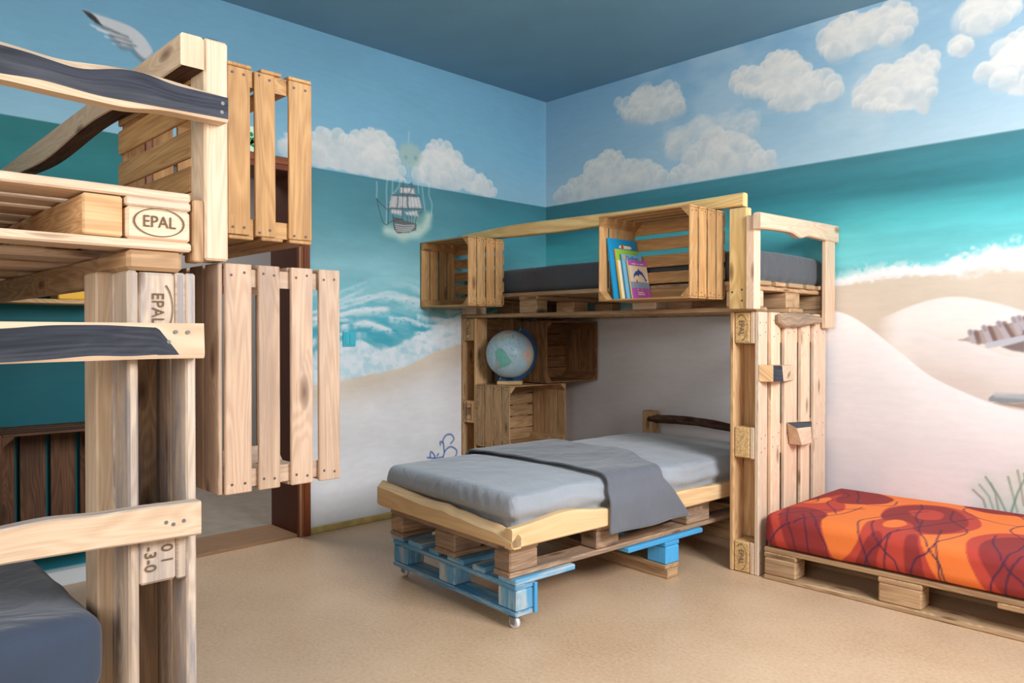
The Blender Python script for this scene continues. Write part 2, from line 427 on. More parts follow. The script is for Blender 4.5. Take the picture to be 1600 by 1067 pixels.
# ------------------------------------------------------------------ mural painting tools
class Paint:
    def __init__(s, u, v):
        s.u, s.v = u, v; s.c = np.zeros(u.shape+(3,))
    def fill(s, col): s.c[:] = col
    def blend(s, a, col):
        a = np.clip(a, 0, 1)[..., None]; s.c = s.c*(1-a)+np.asarray(col, float)*a
    def _sub(s, pts, pad):
        p = np.array(pts)
        m = (s.u > p[:, 0].min()-pad) & (s.u < p[:, 0].max()+pad) & (s.v > p[:, 1].min()-pad) & (s.v < p[:, 1].max()+pad)
        return np.nonzero(m)
    def sdf(s, pts, idx):
        u, v = s.u[idx], s.v[idx]; d = np.full(u.shape, 9.0); ins = np.zeros(u.shape, bool)
        n = len(pts)
        for i in range(n):
            (x0, y0), (x1, y1) = pts[i], pts[(i+1) % n]
            ex, ey = x1-x0, y1-y0; L = ex*ex+ey*ey+1e-12
            t = np.clip(((u-x0)*ex+(v-y0)*ey)/L, 0, 1)
            d = np.minimum(d, np.hypot(u-x0-t*ex, v-y0-t*ey))
            cnd = (y0 > v) != (y1 > v)
            with np.errstate(divide='ignore', invalid='ignore'):
                xi = ex*(v-y0)/(ey if ey != 0 else 1e-9)+x0
            ins ^= cnd & (u < xi)
        return np.where(ins, d, -d)
    def poly(s, pts, col, alpha=1.0, soft=0.006, rag=0.0, rs=30.0):
        idx = s._sub(pts, soft+rag+0.02)
        if len(idx[0]) == 0: return
        d = s.sdf(pts, idx)
        if rag: d = d+(fbm(s.u[idx]*rs, s.v[idx]*rs, 3.3)-0.5)*2*rag
        a = sstep(-soft, soft, d)*alpha
        s.c[idx] = s.c[idx]*(1-a[:, None])+np.asarray(col, float)*a[:, None]
    def stroke(s, pts, wd, col, alpha=1.0, soft=None):
        soft = soft or wd*0.6
        idx = s._sub(pts, wd+soft+0.01)
        if len(idx[0]) == 0: return
        u, v = s.u[idx], s.v[idx]; d = np.full(u.shape, 9.0)
        if len(pts) == 1: pts = [pts[0], pts[0]]
        for (x0, y0), (x1, y1) in zip(pts, pts[1:]):
            ex, ey = x1-x0, y1-y0; L = ex*ex+ey*ey+1e-12
            t = np.clip(((u-x0)*ex+(v-y0)*ey)/L, 0, 1)
            d = np.minimum(d, np.hypot(u-x0-t*ex, v-y0-t*ey))
        a = sstep(wd+soft, max(wd-soft, 0), d)*alpha
        s.c[idx] = s.c[idx]*(1-a[:, None])+np.asarray(col, float)*a[:, None]
    def cloud(s, pts, seed, bright=(222, 221, 216), shade=(176, 184, 190), alpha=0.97):
        idx = s._sub(pts, 0.09)
        d = s.sdf(pts, idx); u, v = s.u[idx], s.v[idx]
        wu, wvv = u+0.02*(vn(u*20, v*20, seed)-0.5), v+0.02*(vn(u*20, v*20, seed+3)-0.5)
        w1 = worley(wu*9+seed, wvv*9+seed, seed); w2 = worley(wu*20+seed, wvv*20, seed+1)
        d = d+(0.45-w1)*0.030+(0.45-w2)*0.018
        edge = sstep(-0.010, 0.012, d-0.012)*alpha
        p = np.array(pts); lo_, sp_ = p[:, 1].min(), np.ptp(p[:, 1])+1e-6
        br, sh = np.asarray(bright, float), np.asarray(shade, float)
        nz = fbm(u*16, v*16, seed, 5)-0.5
        f = np.clip(0.45+0.30*(v-lo_)/sp_+1.1*nz, 0, 1)[:, None]
        col = s.c[idx]*(1-edge[:, None])+(sh*(1-f)+br*f)*edge[:, None]
        # cauliflower puffs: along the outline, then inside, upper ones first
        rs = np.random.default_rng(int(seed*100)); puffs = []
        q = closed_curve(pts, 4); per = 0.0
        for (x0, y0), (x1, y1) in zip(q, q[1:]+q[:1]):
            per += math.hypot(x1-x0, y1-y0)
            if per > 0.045:
                per = 0; r = rs.uniform(0.028, 0.060); cx, cy = p[:, 0].mean(), p[:, 1].mean()
                L = math.hypot(cx-x0, cy-y0)+1e-6
                if y0 > lo_+0.12*sp_: puffs.append((x0+(cx-x0)/L*r*0.75, y0+(cy-y0)/L*r*0.75, r, 0.75))
        ins = np.nonzero(d > 0.05)[0]
        for k in (rs.choice(ins, min(len(ins), max(4, len(pts))), replace=False) if len(ins) else []):
            puffs.append((u[k], v[k], rs.uniform(0.05, 0.10), 0.42))
        puffs.sort(key=lambda t: -t[1])
        for (px, py, r, st) in puffs:
            dx, dy = u-px+0.012*nz, v-py+0.012*nz
            rr = np.hypot(dx, dy)/r
            m = sstep(1.06, 0.86, rr+0.35*nz)*sstep(1.6, 0.2, -dy/r)*st*alpha
            g = np.clip(0.50+0.42*dy/r+0.26*sstep(0.5, 0.95, rr)*(dy > -0.3*r)+0.9*nz, 0, 1)[:, None]
            col = col*(1-m[:, None])+(sh*(1-g)+br*g)*m[:, None]
        s.c[idx] = col
def gradient(t, stops):
    t = np.asarray(t); out = np.zeros(t.shape+(3,))
    xs = [p for p, _ in stops]; cs = np.array([q for _, q in stops], float)
    for k in range(3): out[..., k] = np.interp(t, xs, cs[:, k])
    return out
def axis_pts(spans):
    a = []
    for lo, hi, st in spans:
        n = max(1, int(round((hi-lo)/st))); a.extend(list(np.linspace(lo, hi, n, endpoint=False)))
    a.append(spans[-1][1]); return np.array(a)
RCLOUD = [[(0.08,2.024),(0.072,2.062),(0.101,2.074),(0.182,2.102),(0.224,2.149),(0.266,2.154),(0.349,2.194),(0.363,2.255),(0.457,2.281),(0.522,2.321),(0.586,2.324),(0.662,2.297),(0.7,2.251),(0.773,2.209),(0.833,2.18),(0.915,2.176),(0.973,2.139),(1.018,2.094),(1.059,2.04),(1.041,2.015),(0.095,2.005)],[(1.052,2.023),(1.045,2.08),(1.129,2.124),(1.15,2.176),(1.214,2.23),(1.277,2.264),(1.318,2.293),(1.379,2.299),(1.439,2.27),(1.478,2.271),(1.536,2.243),(1.574,2.21),(1.63,2.174),(1.667,2.124),(1.695,2.086),(1.749,2.077),(1.763,2.032),(1.74,2.011),(1.063,2.012)],[(1.007,2.276),(1.018,2.331),(1.084,2.337),(1.15,2.362),(1.193,2.372),(1.235,2.4),(1.297,2.406),(1.359,2.384),(1.439,2.376),(1.497,2.373),(1.555,2.344),(1.63,2.346),(1.657,2.306),(1.639,2.258),(1.593,2.241),(1.478,2.28),(1.359,2.303),(1.277,2.273),(1.193,2.224),(1.129,2.161),(1.063,2.153),(1.018,2.217)],[(0.599,2.62),(0.662,2.626),(0.736,2.6),(0.76,2.664),(0.832,2.677),(0.903,2.67),(0.972,2.644),(1.062,2.652),(1.106,2.613),(1.138,2.55),(1.167,2.488),(1.128,2.44),(1.04,2.421),(0.926,2.415),(0.832,2.462),(0.736,2.492),(0.662,2.547)],[(1.461,2.575),(1.487,2.613),(1.554,2.61),(1.61,2.591),(1.665,2.62),(1.702,2.661),(1.773,2.663),(1.86,2.628),(1.886,2.572),(1.944,2.532),(1.961,2.48),(2.043,2.452),(2.098,2.407),(2.106,2.349),(2.043,2.316),(1.945,2.313),(1.861,2.289),(1.757,2.311),(1.703,2.373),(1.666,2.449),(1.573,2.47),(1.497,2.514)],[(2.153,2.308),(2.199,2.367),(2.244,2.395),(2.258,2.438),(2.317,2.439),(2.374,2.432),(2.43,2.462),(2.499,2.473),(2.559,2.457),(2.572,2.41),(2.54,2.353),(2.553,2.248),(2.527,2.167),(2.5,2.15),(2.446,2.184),(2.376,2.191),(2.289,2.224),(2.199,2.251)],[(1.957,2.643),(1.993,2.681),(2.057,2.711),(2.105,2.753),(2.167,2.75),(2.242,2.719),(2.272,2.741),(2.345,2.711),(2.387,2.728),(2.443,2.696),(2.471,2.636),(2.444,2.57),(2.388,2.556),(2.302,2.549),(2.228,2.546),(2.168,2.523),(2.09,2.535),(2.01,2.58)],[(2.643,2.585),(2.68,2.63),(2.718,2.66),(2.897,2.604),(2.874,2.529),(2.815,2.519),(2.792,2.471),(2.756,2.454),(2.706,2.495),(2.662,2.536)],[(2.611,2.458),(2.63,2.488),(2.662,2.496),(2.7,2.469),(2.706,2.425),(2.682,2.396),(2.65,2.395),(2.618,2.42)],[(2.707,2.305),(2.768,2.339),(2.828,2.351),(2.852,2.379),(2.816,2.423),(2.875,2.448),(2.954,2.432),(2.956,2.144),(2.841,2.163),(2.829,2.213),(2.864,2.246),(2.793,2.291),(2.732,2.285)]]
RFOAM = [(1.586,1.318),(2.077,1.374),(2.224,1.383),(2.378,1.407),(2.523,1.402),(2.661,1.421),(2.791,1.433),(2.915,1.441),(3.1,1.461)]
RDUNE1 = [(1.888,1.237),(2.061,1.223),(2.193,1.171),(2.38,1.025),(2.526,0.903),(2.664,0.833),(2.795,0.782),(2.919,0.755),(3.149,0.75)]
RDUNE2 = [(2.272,1.16),(2.379,1.207),(2.524,1.259),(2.662,1.273),(2.818,1.236),(2.916,1.199),(3.102,1.132)]
RDUNE2B = [(2.364,1.105),(2.496,1.111),(2.581,1.074),(2.663,1.068),(2.768,1.031),(2.844,1.0),(2.918,0.996),(3.103,0.994)]
RBOAT = [(2.645,1.066),(2.695,1.085),(2.721,1.108),(2.756,1.12),(2.787,1.132),(2.817,1.139),(2.854,1.146),(2.888,1.156),(2.92,1.168),(2.921,1.083),(2.855,1.063),(2.787,1.046),(2.744,1.058),(2.691,1.062)]
RRIBS = [[(2.705,1.11),(2.717,1.065)],[(2.761,1.13),(2.787,1.06)],[(2.819,1.149),(2.855,1.081)],[(2.877,1.168),(2.9,1.107)],[(2.898,1.173),(2.918,1.127)]]
RKEEL = [(2.779,1.047),(2.838,1.061),(2.921,1.081)]
RHOLE = [(2.83,1.041),(2.921,1.069),(2.921,1.016),(2.872,1.024)]
RPLANK = [(2.782,0.805),(2.797,0.818),(2.922,0.829),(2.922,0.792),(2.831,0.783),(2.782,0.792)]
RPLANK2 = [(2.802,0.781),(2.922,0.79),(2.923,0.765),(2.857,0.773)]
RGRASS = [[(2.803,0.297),(2.785,0.353),(2.746,0.401)],[(2.823,0.295),(2.81,0.372),(2.792,0.414)],[(2.853,0.291),(2.823,0.359),(2.771,0.44)],[(2.897,0.299),(2.877,0.382),(2.86,0.452)],[(2.921,0.332),(2.909,0.416),(2.896,0.486)],[(2.873,0.295),(2.897,0.385),(2.921,0.446)],[(2.946,0.307),(2.933,0.391),(2.921,0.475)],[(2.772,0.301),(2.762,0.335),(2.72,0.373)]]
LCLOUD = [[(2.056,2.006),(2.056,2.107),(1.944,2.172),(1.874,2.185),(1.815,2.213),(1.767,2.218),(1.714,2.21),(1.673,2.185),(1.644,2.191),(1.614,2.221),(1.567,2.248),(1.523,2.271),(1.484,2.286),(1.439,2.279),(1.403,2.263),(1.348,2.243),(1.311,2.204),(1.279,2.101),(1.217,2.01),(1.867,2.007)],[(1.144,2.016),(1.144,2.122),(1.109,2.214),(1.059,2.29),(0.997,2.317),(0.94,2.307),(0.909,2.272),(0.856,2.265),(0.829,2.228),(0.791,2.176),(0.731,2.156),(0.703,2.123),(0.652,2.13),(0.589,2.109),(0.513,2.081),(0.484,2.042),(0.495,2.01)]]
LFOAM = [(2.133,0.796),(1.91,0.819),(1.689,0.852),(1.583,0.866),(1.406,0.886),(1.17,0.948),(0.968,0.993),(0.83,1.023)]
GULL = [(3.008,2.533),(2.949,2.53),(2.87,2.525),(2.802,2.515),(2.754,2.49),(2.723,2.454),(2.709,2.422),(2.746,2.382),(2.783,2.408),(2.802,2.427),(2.843,2.422),(2.884,2.454),(2.923,2.481),(2.97,2.501)]
GULLTIP = [(3.008,2.533),(2.97,2.53),(2.949,2.516),(2.923,2.486),(2.949,2.49),(2.98,2.507)]
GULL2 = [(2.524,2.519),(2.446,2.559),(2.392,2.561),(2.414,2.543),(2.468,2.515),(2.525,2.494)]
GULLF = [[(2.949,2.49),(2.857,2.47)],[(2.923,2.478),(2.816,2.464)],[(2.892,2.455),(2.802,2.447)],[(2.857,2.433),(2.783,2.432)]]
SWIRL = [[(1.082,0.328),(1.021,0.317),(0.958,0.317)],[(0.901,0.286),(0.852,0.314),(0.847,0.35),(0.895,0.376),(0.938,0.356),(0.959,0.309)],[(0.948,0.349),(0.953,0.398),(0.958,0.423),(0.932,0.453),(0.89,0.454),(0.868,0.423),(0.895,0.397)],[(0.958,0.407),(0.979,0.417),(0.979,0.397)],[(1.061,0.329),(1.056,0.361),(1.031,0.342),(1.021,0.317)],[(1.005,0.331),(0.995,0.342)]]
SAILS = [[(1.29,1.985),(1.18,1.996),(1.172,1.954),(1.292,1.945)],[(1.349,1.927),(1.302,1.931),(1.31,1.854),(1.372,1.847)],[(1.298,1.932),(1.234,1.938),(1.234,1.861),(1.306,1.855)],[(1.229,1.937),(1.143,1.945),(1.118,1.873),(1.23,1.862)],[(1.349,1.843),(1.27,1.846),(1.274,1.814),(1.358,1.821)],[(1.254,1.837),(1.156,1.857),(1.148,1.821),(1.244,1.821)]]
HULL = [[(1.345,1.8),(1.262,1.789),(1.164,1.773),(1.169,1.736),(1.23,1.715),(1.31,1.703),(1.332,1.727)]]
DARK = [[(1.345,1.929),(1.246,1.936),(1.139,1.947)],[(1.372,1.845),(1.262,1.856),(1.113,1.871)],[(1.262,2.024),(1.268,1.939),(1.27,1.789)],[(1.203,2.023),(1.201,1.987),(1.238,1.929)],[(1.292,1.945),(1.171,1.952)],[(1.287,1.985),(1.179,1.996)],[(1.221,2.01),(1.197,2.017)],[(1.456,1.892),(1.411,1.857),(1.368,1.83)],[(1.456,1.892),(1.415,1.767),(1.38,1.745)],[(1.372,1.874),(1.376,1.752)],[(1.38,1.751),(1.341,1.775),(1.27,1.792)],[(1.302,1.931),(1.31,1.854)],[(1.234,1.938),(1.236,1.89),(1.222,1.863)],[(1.341,1.813),(1.329,1.731)],[(1.238,1.818),(1.226,1.774)],[(1.213,1.821),(1.209,1.769)],[(1.189,1.82),(1.193,1.77)],[(1.164,1.82),(1.177,1.769)],[(1.329,1.795),(1.27,1.789)],[(1.148,1.835),(1.123,1.857)]]
STRIPE = [[(1.324,1.757),(1.262,1.754),(1.181,1.765)],[(1.322,1.744),(1.262,1.74),(1.181,1.755)],[(1.319,1.732),(1.262,1.729),(1.189,1.744)],[(1.314,1.719),(1.262,1.719),(1.205,1.731)]]
WISP = [[(1.456,1.99),(1.454,1.953),(1.456,1.902)],[(1.372,2.079),(1.386,1.962),(1.384,1.86),(1.388,1.744)],[(1.281,2.08),(1.297,1.987),(1.349,1.928)],[(1.156,2.072),(1.148,1.967)],[(1.122,2.011),(1.11,1.932),(1.098,1.86)],[(1.063,2.032),(1.068,1.964),(1.045,1.913),(1.051,1.839)],[(1.221,2.325),(1.225,2.265)],[(1.341,2.019),(1.345,1.942)]]
SKULL = [[(1.289,2.202),(1.269,2.241),(1.221,2.259),(1.172,2.255),(1.139,2.221),(1.131,2.176),(1.147,2.14),(1.18,2.121),(1.253,2.117),(1.285,2.151)]]
EYES = [[(1.245,2.169),(1.244,2.169)],[(1.172,2.176),(1.17,2.176)]]
JAW = [[(1.261,2.122),(1.261,2.07)],[(1.229,2.12),(1.225,2.062)],[(1.197,2.125),(1.193,2.06)],[(1.164,2.137),(1.16,2.078)]]
GLOW = [[(1.38,1.713),(1.262,1.692),(1.156,1.714),(1.081,1.775),(1.072,1.83)]]

# ------------------------------------------------------------------ room shell
RH = 2.767; RX = 4.6; RY = -5.6
DY0, DY1, DZ = -2.68, -1.97, 1.965      # doorway on the left wall

def mural_right(x, z):
    P = Paint(x, z)
    # sky
    P.c = gradient(np.clip((z-2.0)/0.77, 0, 1), [(0, (170, 196, 208)), (0.35, (144, 178, 198)), (1, (120, 162, 190))])
    warm = sstep(1.2, 3.0, x)*0.45
    P.blend(warm*(0.5+0.5*fbm(x*2, z*3, 1.0)), (186, 204, 212))
    P.blend(sstep(0.48, 0.7, fbm(x*2.2, z*3.4, 9.0, 5))*0.35*sstep(0.5, 1.2, x), (196, 208, 214))
    for i, q in enumerate(RCLOUD):
        faint = {2: 0.30, 3: 0.7}.get(i, 0.95)
        P.cloud(q, 3.1+i*2.3, (222, 218, 211), (176, 186, 192), faint)
    # sea
    sea = gradient(np.clip((2.014-z)/0.66, 0, 1), [(0, (66, 122, 132)), (0.28, (56, 126, 136)), (0.5, (82, 174, 178)), (0.75, (112, 198, 202)), (1, (120, 202, 208))])
    n = (fbm(x*1.6, z*16, 4.0, 5)-0.5)
    sea = sea*(1+0.22*n[..., None])
    a = sstep(-0.003, 0.003, 2.014-z)[..., None]
    P.c = P.c*(1-a)+sea*a
    # beach
    f = np.interp(x, [0]+[p[0] for p in RFOAM]+[6], [1.2]+[p[1] for p in RFOAM]+[1.52])
    wob = (fbm(x*9, z*9, 6.0, 4)-0.5)*0.05
    spray = sstep(0.10, -0.01, z-f-wob*1.6)*sstep(0.35, 0.65, fbm(x*55, z*55, 2.0, 3)+0.35*sstep(0.07, 0, z-f))
    hump = sstep(0.5, 0.75, vn(x*5.0, z*0+1.7, 8.1))*0.05
    sand = gradient(np.clip((f-z)/0.8, 0, 1), [(0, (212, 197, 178)), (0.35, (206, 191, 175)), (1, (206, 194, 187))])
    sand = sand*(1+0.06*(fbm(x*3, z*14, 5.0)-0.5)[..., None])
    P.blend(spray*0.8*sstep(0.09, 0.0, z-f-hump), (234, 236, 236))
    a = sstep(-0.01, 0.02, f+wob*0.6-z)[..., None]
    P.c = P.c*(1-a)+sand*a
    wR = np.interp(x, [1.9, 2.15, 2.45, 2.9, 3.3], [0.020, 0.024, 0.034, 0.055, 0.06])*(0.6+0.8*vn(x*6, z*0+3.1, 2.0))
    fr = fbm(x*38, z*44, 7.0, 4)
    dz = z-f+0.006-wob*0.4
    P.blend(np.where(dz > 0, sstep(1.5, 0.5, dz/wR+1.6*(fr-0.5)), sstep(1.3, 0.2, -dz/wR*1.2+1.2*(fr-0.5)))*0.92, (234, 234, 234))
    # dunes
    def dune(line, col, alpha, depth, soft=0.008):
        line = curve(line); xs = [p[0] for p in line]; zs = [p[1] for p in line]
        t = np.interp(x, xs, zs); m = (x > xs[0])
        P.blend(np.where(m, sstep(-soft, soft, t-z)*sstep(depth, depth*0.1, t-z)*alpha*sstep(xs[0], xs[0]+0.15, x), 0), col)
    dune(RDUNE2, (236, 231, 228), 0.95, 0.42)
    dune(RDUNE2, (236, 226, 218), 0.5, 0.6)
    P.poly(RBOAT, (168, 150, 142), 1, 0.004, 0.01, 40)
    for r in RRIBS:
        P.stroke([(a+0.022, b-0.004) for a, b in r], 0.012, (112, 88, 84), 0.8)
        P.stroke(r, 0.012, (178, 168, 172), 1, 0.004)
        P.stroke([r[0], (r[0][0]*0.8+r[1][0]*0.2, r[0][1]*0.8+r[1][1]*0.2)], 0.006, (128, 120, 124), 0.6, 0.006)
    P.blend(np.where((x > 2.6) & (z > 1.0) & (z < 1.3), sstep(0.55, 0.75, fbm(x*34, z*20, 3.0))*0.0, 0), (230, 220, 216))
    P.stroke(RKEEL, 0.014, (186, 186, 194), 1, 0.004)
    P.poly(RHOLE, (128, 112, 110), 1, 0.006)
    dune(RDUNE2B, (236, 230, 228), 0.95, 0.2, 0.006)
    dune(RDUNE2B, (214, 202, 195), 0.5, 0.5, 0.05)
    P.poly(RPLANK, (140, 144, 146), 1, 0.003, 0.002)
    P.stroke([(RPLANK[0][0]+0.03, RPLANK[0][1]+0.016), (3.15, RPLANK[2][1]-0.012)], 0.012, (178, 184, 188), 0.8)
    P.poly(RPLANK2, (158, 140, 130), 1, 0.004)
    D1 = curve(RDUNE1)
    t = np.interp(x, [0]+[p[0] for p in D1]+[5], [1.22]+[p[1] for p in D1]+[0.75])
    d = t-z
    w1 = gradient(np.clip(d/0.9, 0, 1), [(0, (240, 237, 236)), (0.25, (228, 223, 223)), (1, (212, 206, 208))])
    w1 = w1*(1+0.05*(fbm(x*4, z*6, 2.2, 5)-0.5)[..., None])
    a = sstep(-0.004, 0.004, d)[..., None]
    P.c = P.c*(1-a)+w1*a
    for i, g in enumerate(RGRASS):
        P.stroke(g, 0.03, (190, 204, 186), 0.22, 0.03)
        P.stroke(g, 0.004, [(110, 140, 110), (128, 120, 108), (100, 132, 116)][i % 3], 0.75, 0.004)
    return np.clip(P.c, 0, 255)

def mural_left(u, z):      # u = distance from the room corner towards the camera side
    P = Paint(u, z)
    P.c = gradient(np.clip((z-2.0)/0.77, 0, 1), [(0, (134, 174, 192)), (0.4, (112, 160, 184)), (1, (98, 144, 170))])
    P.c = P.c*(1+0.10*(fbm(u*1.7, z*3, 1.0, 5)-0.5)[..., None])
    P.blend(sstep(0.1, 0.0, u)*0.15, (150, 180, 196))
    for i, q in enumerate(LCLOUD):
        P.cloud(q, 9.4+i*3.7, (212, 211, 207), (172, 184, 190), 0.97)
    # gull
    P.poly(closed_curve(GULL, 4), (182, 184, 186), 1, 0.005)
    for g in GULLF: P.stroke(curve(g), 0.005, (104, 110, 116), 0.75, 0.006); P.stroke([(a+0.02, b_-0.014) for a, b_ in g], 0.004, (214, 214, 214), 0.6, 0.005)
    P.stroke([(a, b-0.012) for a, b in GULL[7:12]], 0.012, (90, 96, 104), 0.5)
    P.poly(GULLTIP, (38, 42, 46), 0.95, 0.004)
    P.poly(GULL2, (70, 76, 80), 0.9, 0.005)
    # sea
    t = np.clip((2.012-z)/1.1, 0, 1)
    sea = gradient(t, [(0, (66, 118, 130)), (0.25, (86, 142, 152)), (0.48, (134, 184, 192)), (0.62, (120, 186, 196)), (0.8, (66, 160, 178)), (1, (72, 178, 196))])
    far = gradient(np.clip((2.012-z)/2.0, 0, 1), [(0, (30, 104, 106)), (0.3, (18, 112, 120)), (0.5, (6, 84, 94)), (0.85, (8, 90, 102)), (1, (22, 130, 152))])  # lower stops darkened: shade inside the bunk put into the colour
    m = sstep(2.1, 2.7, u)[..., None]; sea = sea*(1-m)+far*m
    nearc = sstep(1.0, 0.3, u)[..., None]*np.clip(1-(t-0.0)/0.9, 0, 1)[..., None]
    sea = sea*(1-0.75*nearc)+gradient(t, [(0, (52, 114, 126)), (0.4, (70, 162, 170)), (1, (100, 190, 196))])*0.75*nearc
    n = fbm(u*2.2, z*6, 4.0, 5)-0.5
    sea = sea*(1+0.20*n[..., None])
    a = sstep(-0.003, 0.003, 2.012-z)[..., None]
    P.c = P.c*(1-a)+sea*a
    # breaking waves
    lim = sstep(1.50, 1.25, z)*sstep(2.6, 2.2, u)*sstep(0.1, 0.6, u)
    wu = u+0.06*(fbm(u*3, z*3, 5.0, 3)-0.5)
    wz = z+0.09*(u-1.2)+0.045*np.sin(u*5.2+2+z*6)+0.10*(fbm(u*2.2, z*5, 7.0, 4)-0.5)
    tex = fbm(wu*42, z*70, 3.0, 4)
    P.blend(lim*0.35*sstep(0.46, 0.66, fbm(wu*3.2, wz*20, 12.0, 5)), (200, 216, 222))
    for zc, wd, al in ((1.43, 0.012, 0.35), (1.395, 0.016, 0.55), (1.355, 0.012, 0.6), (1.315, 0.018, 0.75), (1.275, 0.012, 0.65), (1.235, 0.020, 0.85), (1.195, 0.013, 0.7), (1.155, 0.020, 0.85), (1.115, 0.013, 0.75), (1.075, 0.022, 0.85)):
        br = sstep(0.42, 0.54, fbm(u*5.5+zc*31, z*2, zc*9, 4))
        dd = wz-zc-0.07*(fbm(u*3.3+zc*57, z*2.5, zc*3, 3)-0.5)+0.012*(tex-0.5)
        band = np.where(dd > 0, sstep(wd*0.9, 0.0, dd), sstep(wd*2.4, 0.0, -dd))
        P.blend(np.clip(band*br*(0.25+0.75*sstep(0.40, 0.58, tex+0.25*band))*al*lim*1.15, 0, 1), (222, 228, 232))
    f = np.interp(u, [0]+[p[0] for p in sorted(LFOAM)]+[3], [1.18]+[p[1] for p in sorted(LFOAM)]+[0.76])
    wob = (fbm(u*5, z*4, 3.0, 5)-0.5)*0.08
    ft = f+0.15+0.045*np.sin(u*8+1)+(fbm(u*7, z*7, 2.0, 5)-0.5)*0.16
    fo = sstep(-0.015, 0.02, ft-z)*sstep(2.7, 2.3, u)
    P.blend(fo*(0.80+0.20*sstep(0.30, 0.66, fbm(u*26, z*26, 1.0, 5))), (222, 229, 234))
    P.blend(fo*0.35*sstep(0.56, 0.70, fbm(u*15, z*22, 21.0, 4)), (130, 188, 204))
    sand = gradient(np.clip((f-z)/0.5, 0, 1), [(0, (216, 200, 182)), (0.14, (214, 200, 184)), (0.34, (222, 216, 212)), (0.5, (226, 223, 223)), (1, (228, 227, 229))])
    sand = sand*(1+0.11*(fbm(u*4, z*6, 8.0, 5)-0.5)[..., None])
    a = (sstep(-0.010, 0.014, f+wob-z)*sstep(2.75, 2.7, u))[..., None]
    P.c = P.c*(1-a)+sand*a
    # ghost skull in the clouds, wisps and the sailing ship
    P.poly(GLOW[0], (190, 200, 166), 0.5, 0.06, 0.05, 24)
    P.stroke(GLOW[0], 0.022, (218, 222, 206), 0.55, 0.03)
    for i, q in enumerate(WISP): P.stroke(curve(q), 0.004, (188, 206, 202), 0.42, 0.006)
    P.poly(closed_curve(SKULL[0]), (166, 180, 164), 0.62, 0.016, 0.012, 40)
    for q in JAW: P.stroke(q, 0.012, (172, 192, 196), 0.35, 0.014)
    for q in EYES: P.stroke(q, 0.013, (116, 148, 162), 0.65, 0.010)
    P.poly(HULL[0], (92, 92, 94), 0.95, 0.005, 0.004, 90)
    for q in SAILS:
        P.poly(q, (140, 140, 142), 0.97, 0.004, 0.004, 60)
        P.poly([(a*0.82+0.18*sum(p[0] for p in q)/len(q), b*0.82+0.18*sum(p[1] for p in q)/len(q)) for a, b in q], (200, 199, 198), 0.9, 0.010, 0.010, 90)
        for k in range(3):
            tt = 0.25+0.25*k
            top = (q[0][0]*(1-tt)+q[1][0]*tt, q[0][1]*(1-tt)+q[1][1]*tt); bot = (q[3][0]*(1-tt)+q[2][0]*tt, q[3][1]*(1-tt)+q[2][1]*tt)
            P.stroke([top, bot], 0.002, (120, 118, 118), 0.6, 0.003)
    for q in DARK: P.stroke(curve(q), 0.0020, (66, 68, 72), 0.85, 0.0028)
    for q in STRIPE: P.stroke(q, 0.0032, (190, 190, 188), 0.85, 0.003)
    # blue scrolls
    for q in SWIRL: P.stroke(curve(q), 0.0048, (70, 98, 164), 0.9, 0.004)
    # painted-over strip of skirting colour at the foot of the far part
    P.blend(sstep(0.075, 0.07, z)*sstep(2.86, 2.9, u), (214, 218, 222))
    return np.clip(P.c, 0, 255)

def wall_grid(name, us, zs, fn, to_xyz, hole=None):
    U, Z = np.meshgrid(us, zs, indexing='ij')
    col = nlin(fn(U, Z))
    V = to_xyz(U.ravel(), Z.ravel())
    n, m = U.shape
    i, j = np.meshgrid(np.arange(n-1), np.arange(m-1), indexing='ij')
    uc = (us[:-1]+us[1:])[i]/2; zc = (zs[:-1]+zs[1:])[j]/2
    keep = np.ones(i.shape, bool)
    if hole: keep &= ~((uc > hole[0]) & (uc < hole[1]) & (zc < hole[2]))
    i, j = i[keep], j[keep]
    Q = np.stack([i*m+j, (i+1)*m+j, (i+1)*m+j+1, i*m+j+1], 1)
    return np_mesh(name, V, Q, M['mural'], None, col.reshape(-1, 3), False)

M['mural'] = painted('mural_paint', 0.62, 0.05, True, 0.10)
us = axis_pts([(0, 0.9, 0.006), (0.9, 1.52, 0.0028), (1.52, 1.97, 0.006), (1.97, 2.68, 0.02), (2.68, 3.75, 0.008), (3.75, 5.6, 0.05)])
zs = axis_pts([(0, 0.25, 0.012), (0.25, 1.6, 0.006), (1.6, 1.965, 0.0035), (1.965, 2.3, 0.0035), (2.3, RH, 0.007)])
tag(wall_grid('wall_left', us, zs, mural_left, lambda u, z: np.stack([0*u, -u, z], 1), (-DY1, -DY0, DZ)), kind='structure')
us = axis_pts([(0, 3.3, 0.0052), (3.3, RX, 0.03)])
zs = axis_pts([(0, 0.2, 0.012), (0.2, RH, 0.0052)])
tag(wall_grid('wall_right', us, zs, mural_right, lambda u, z: np.stack([u, 0*u, z], 1)), kind='structure')

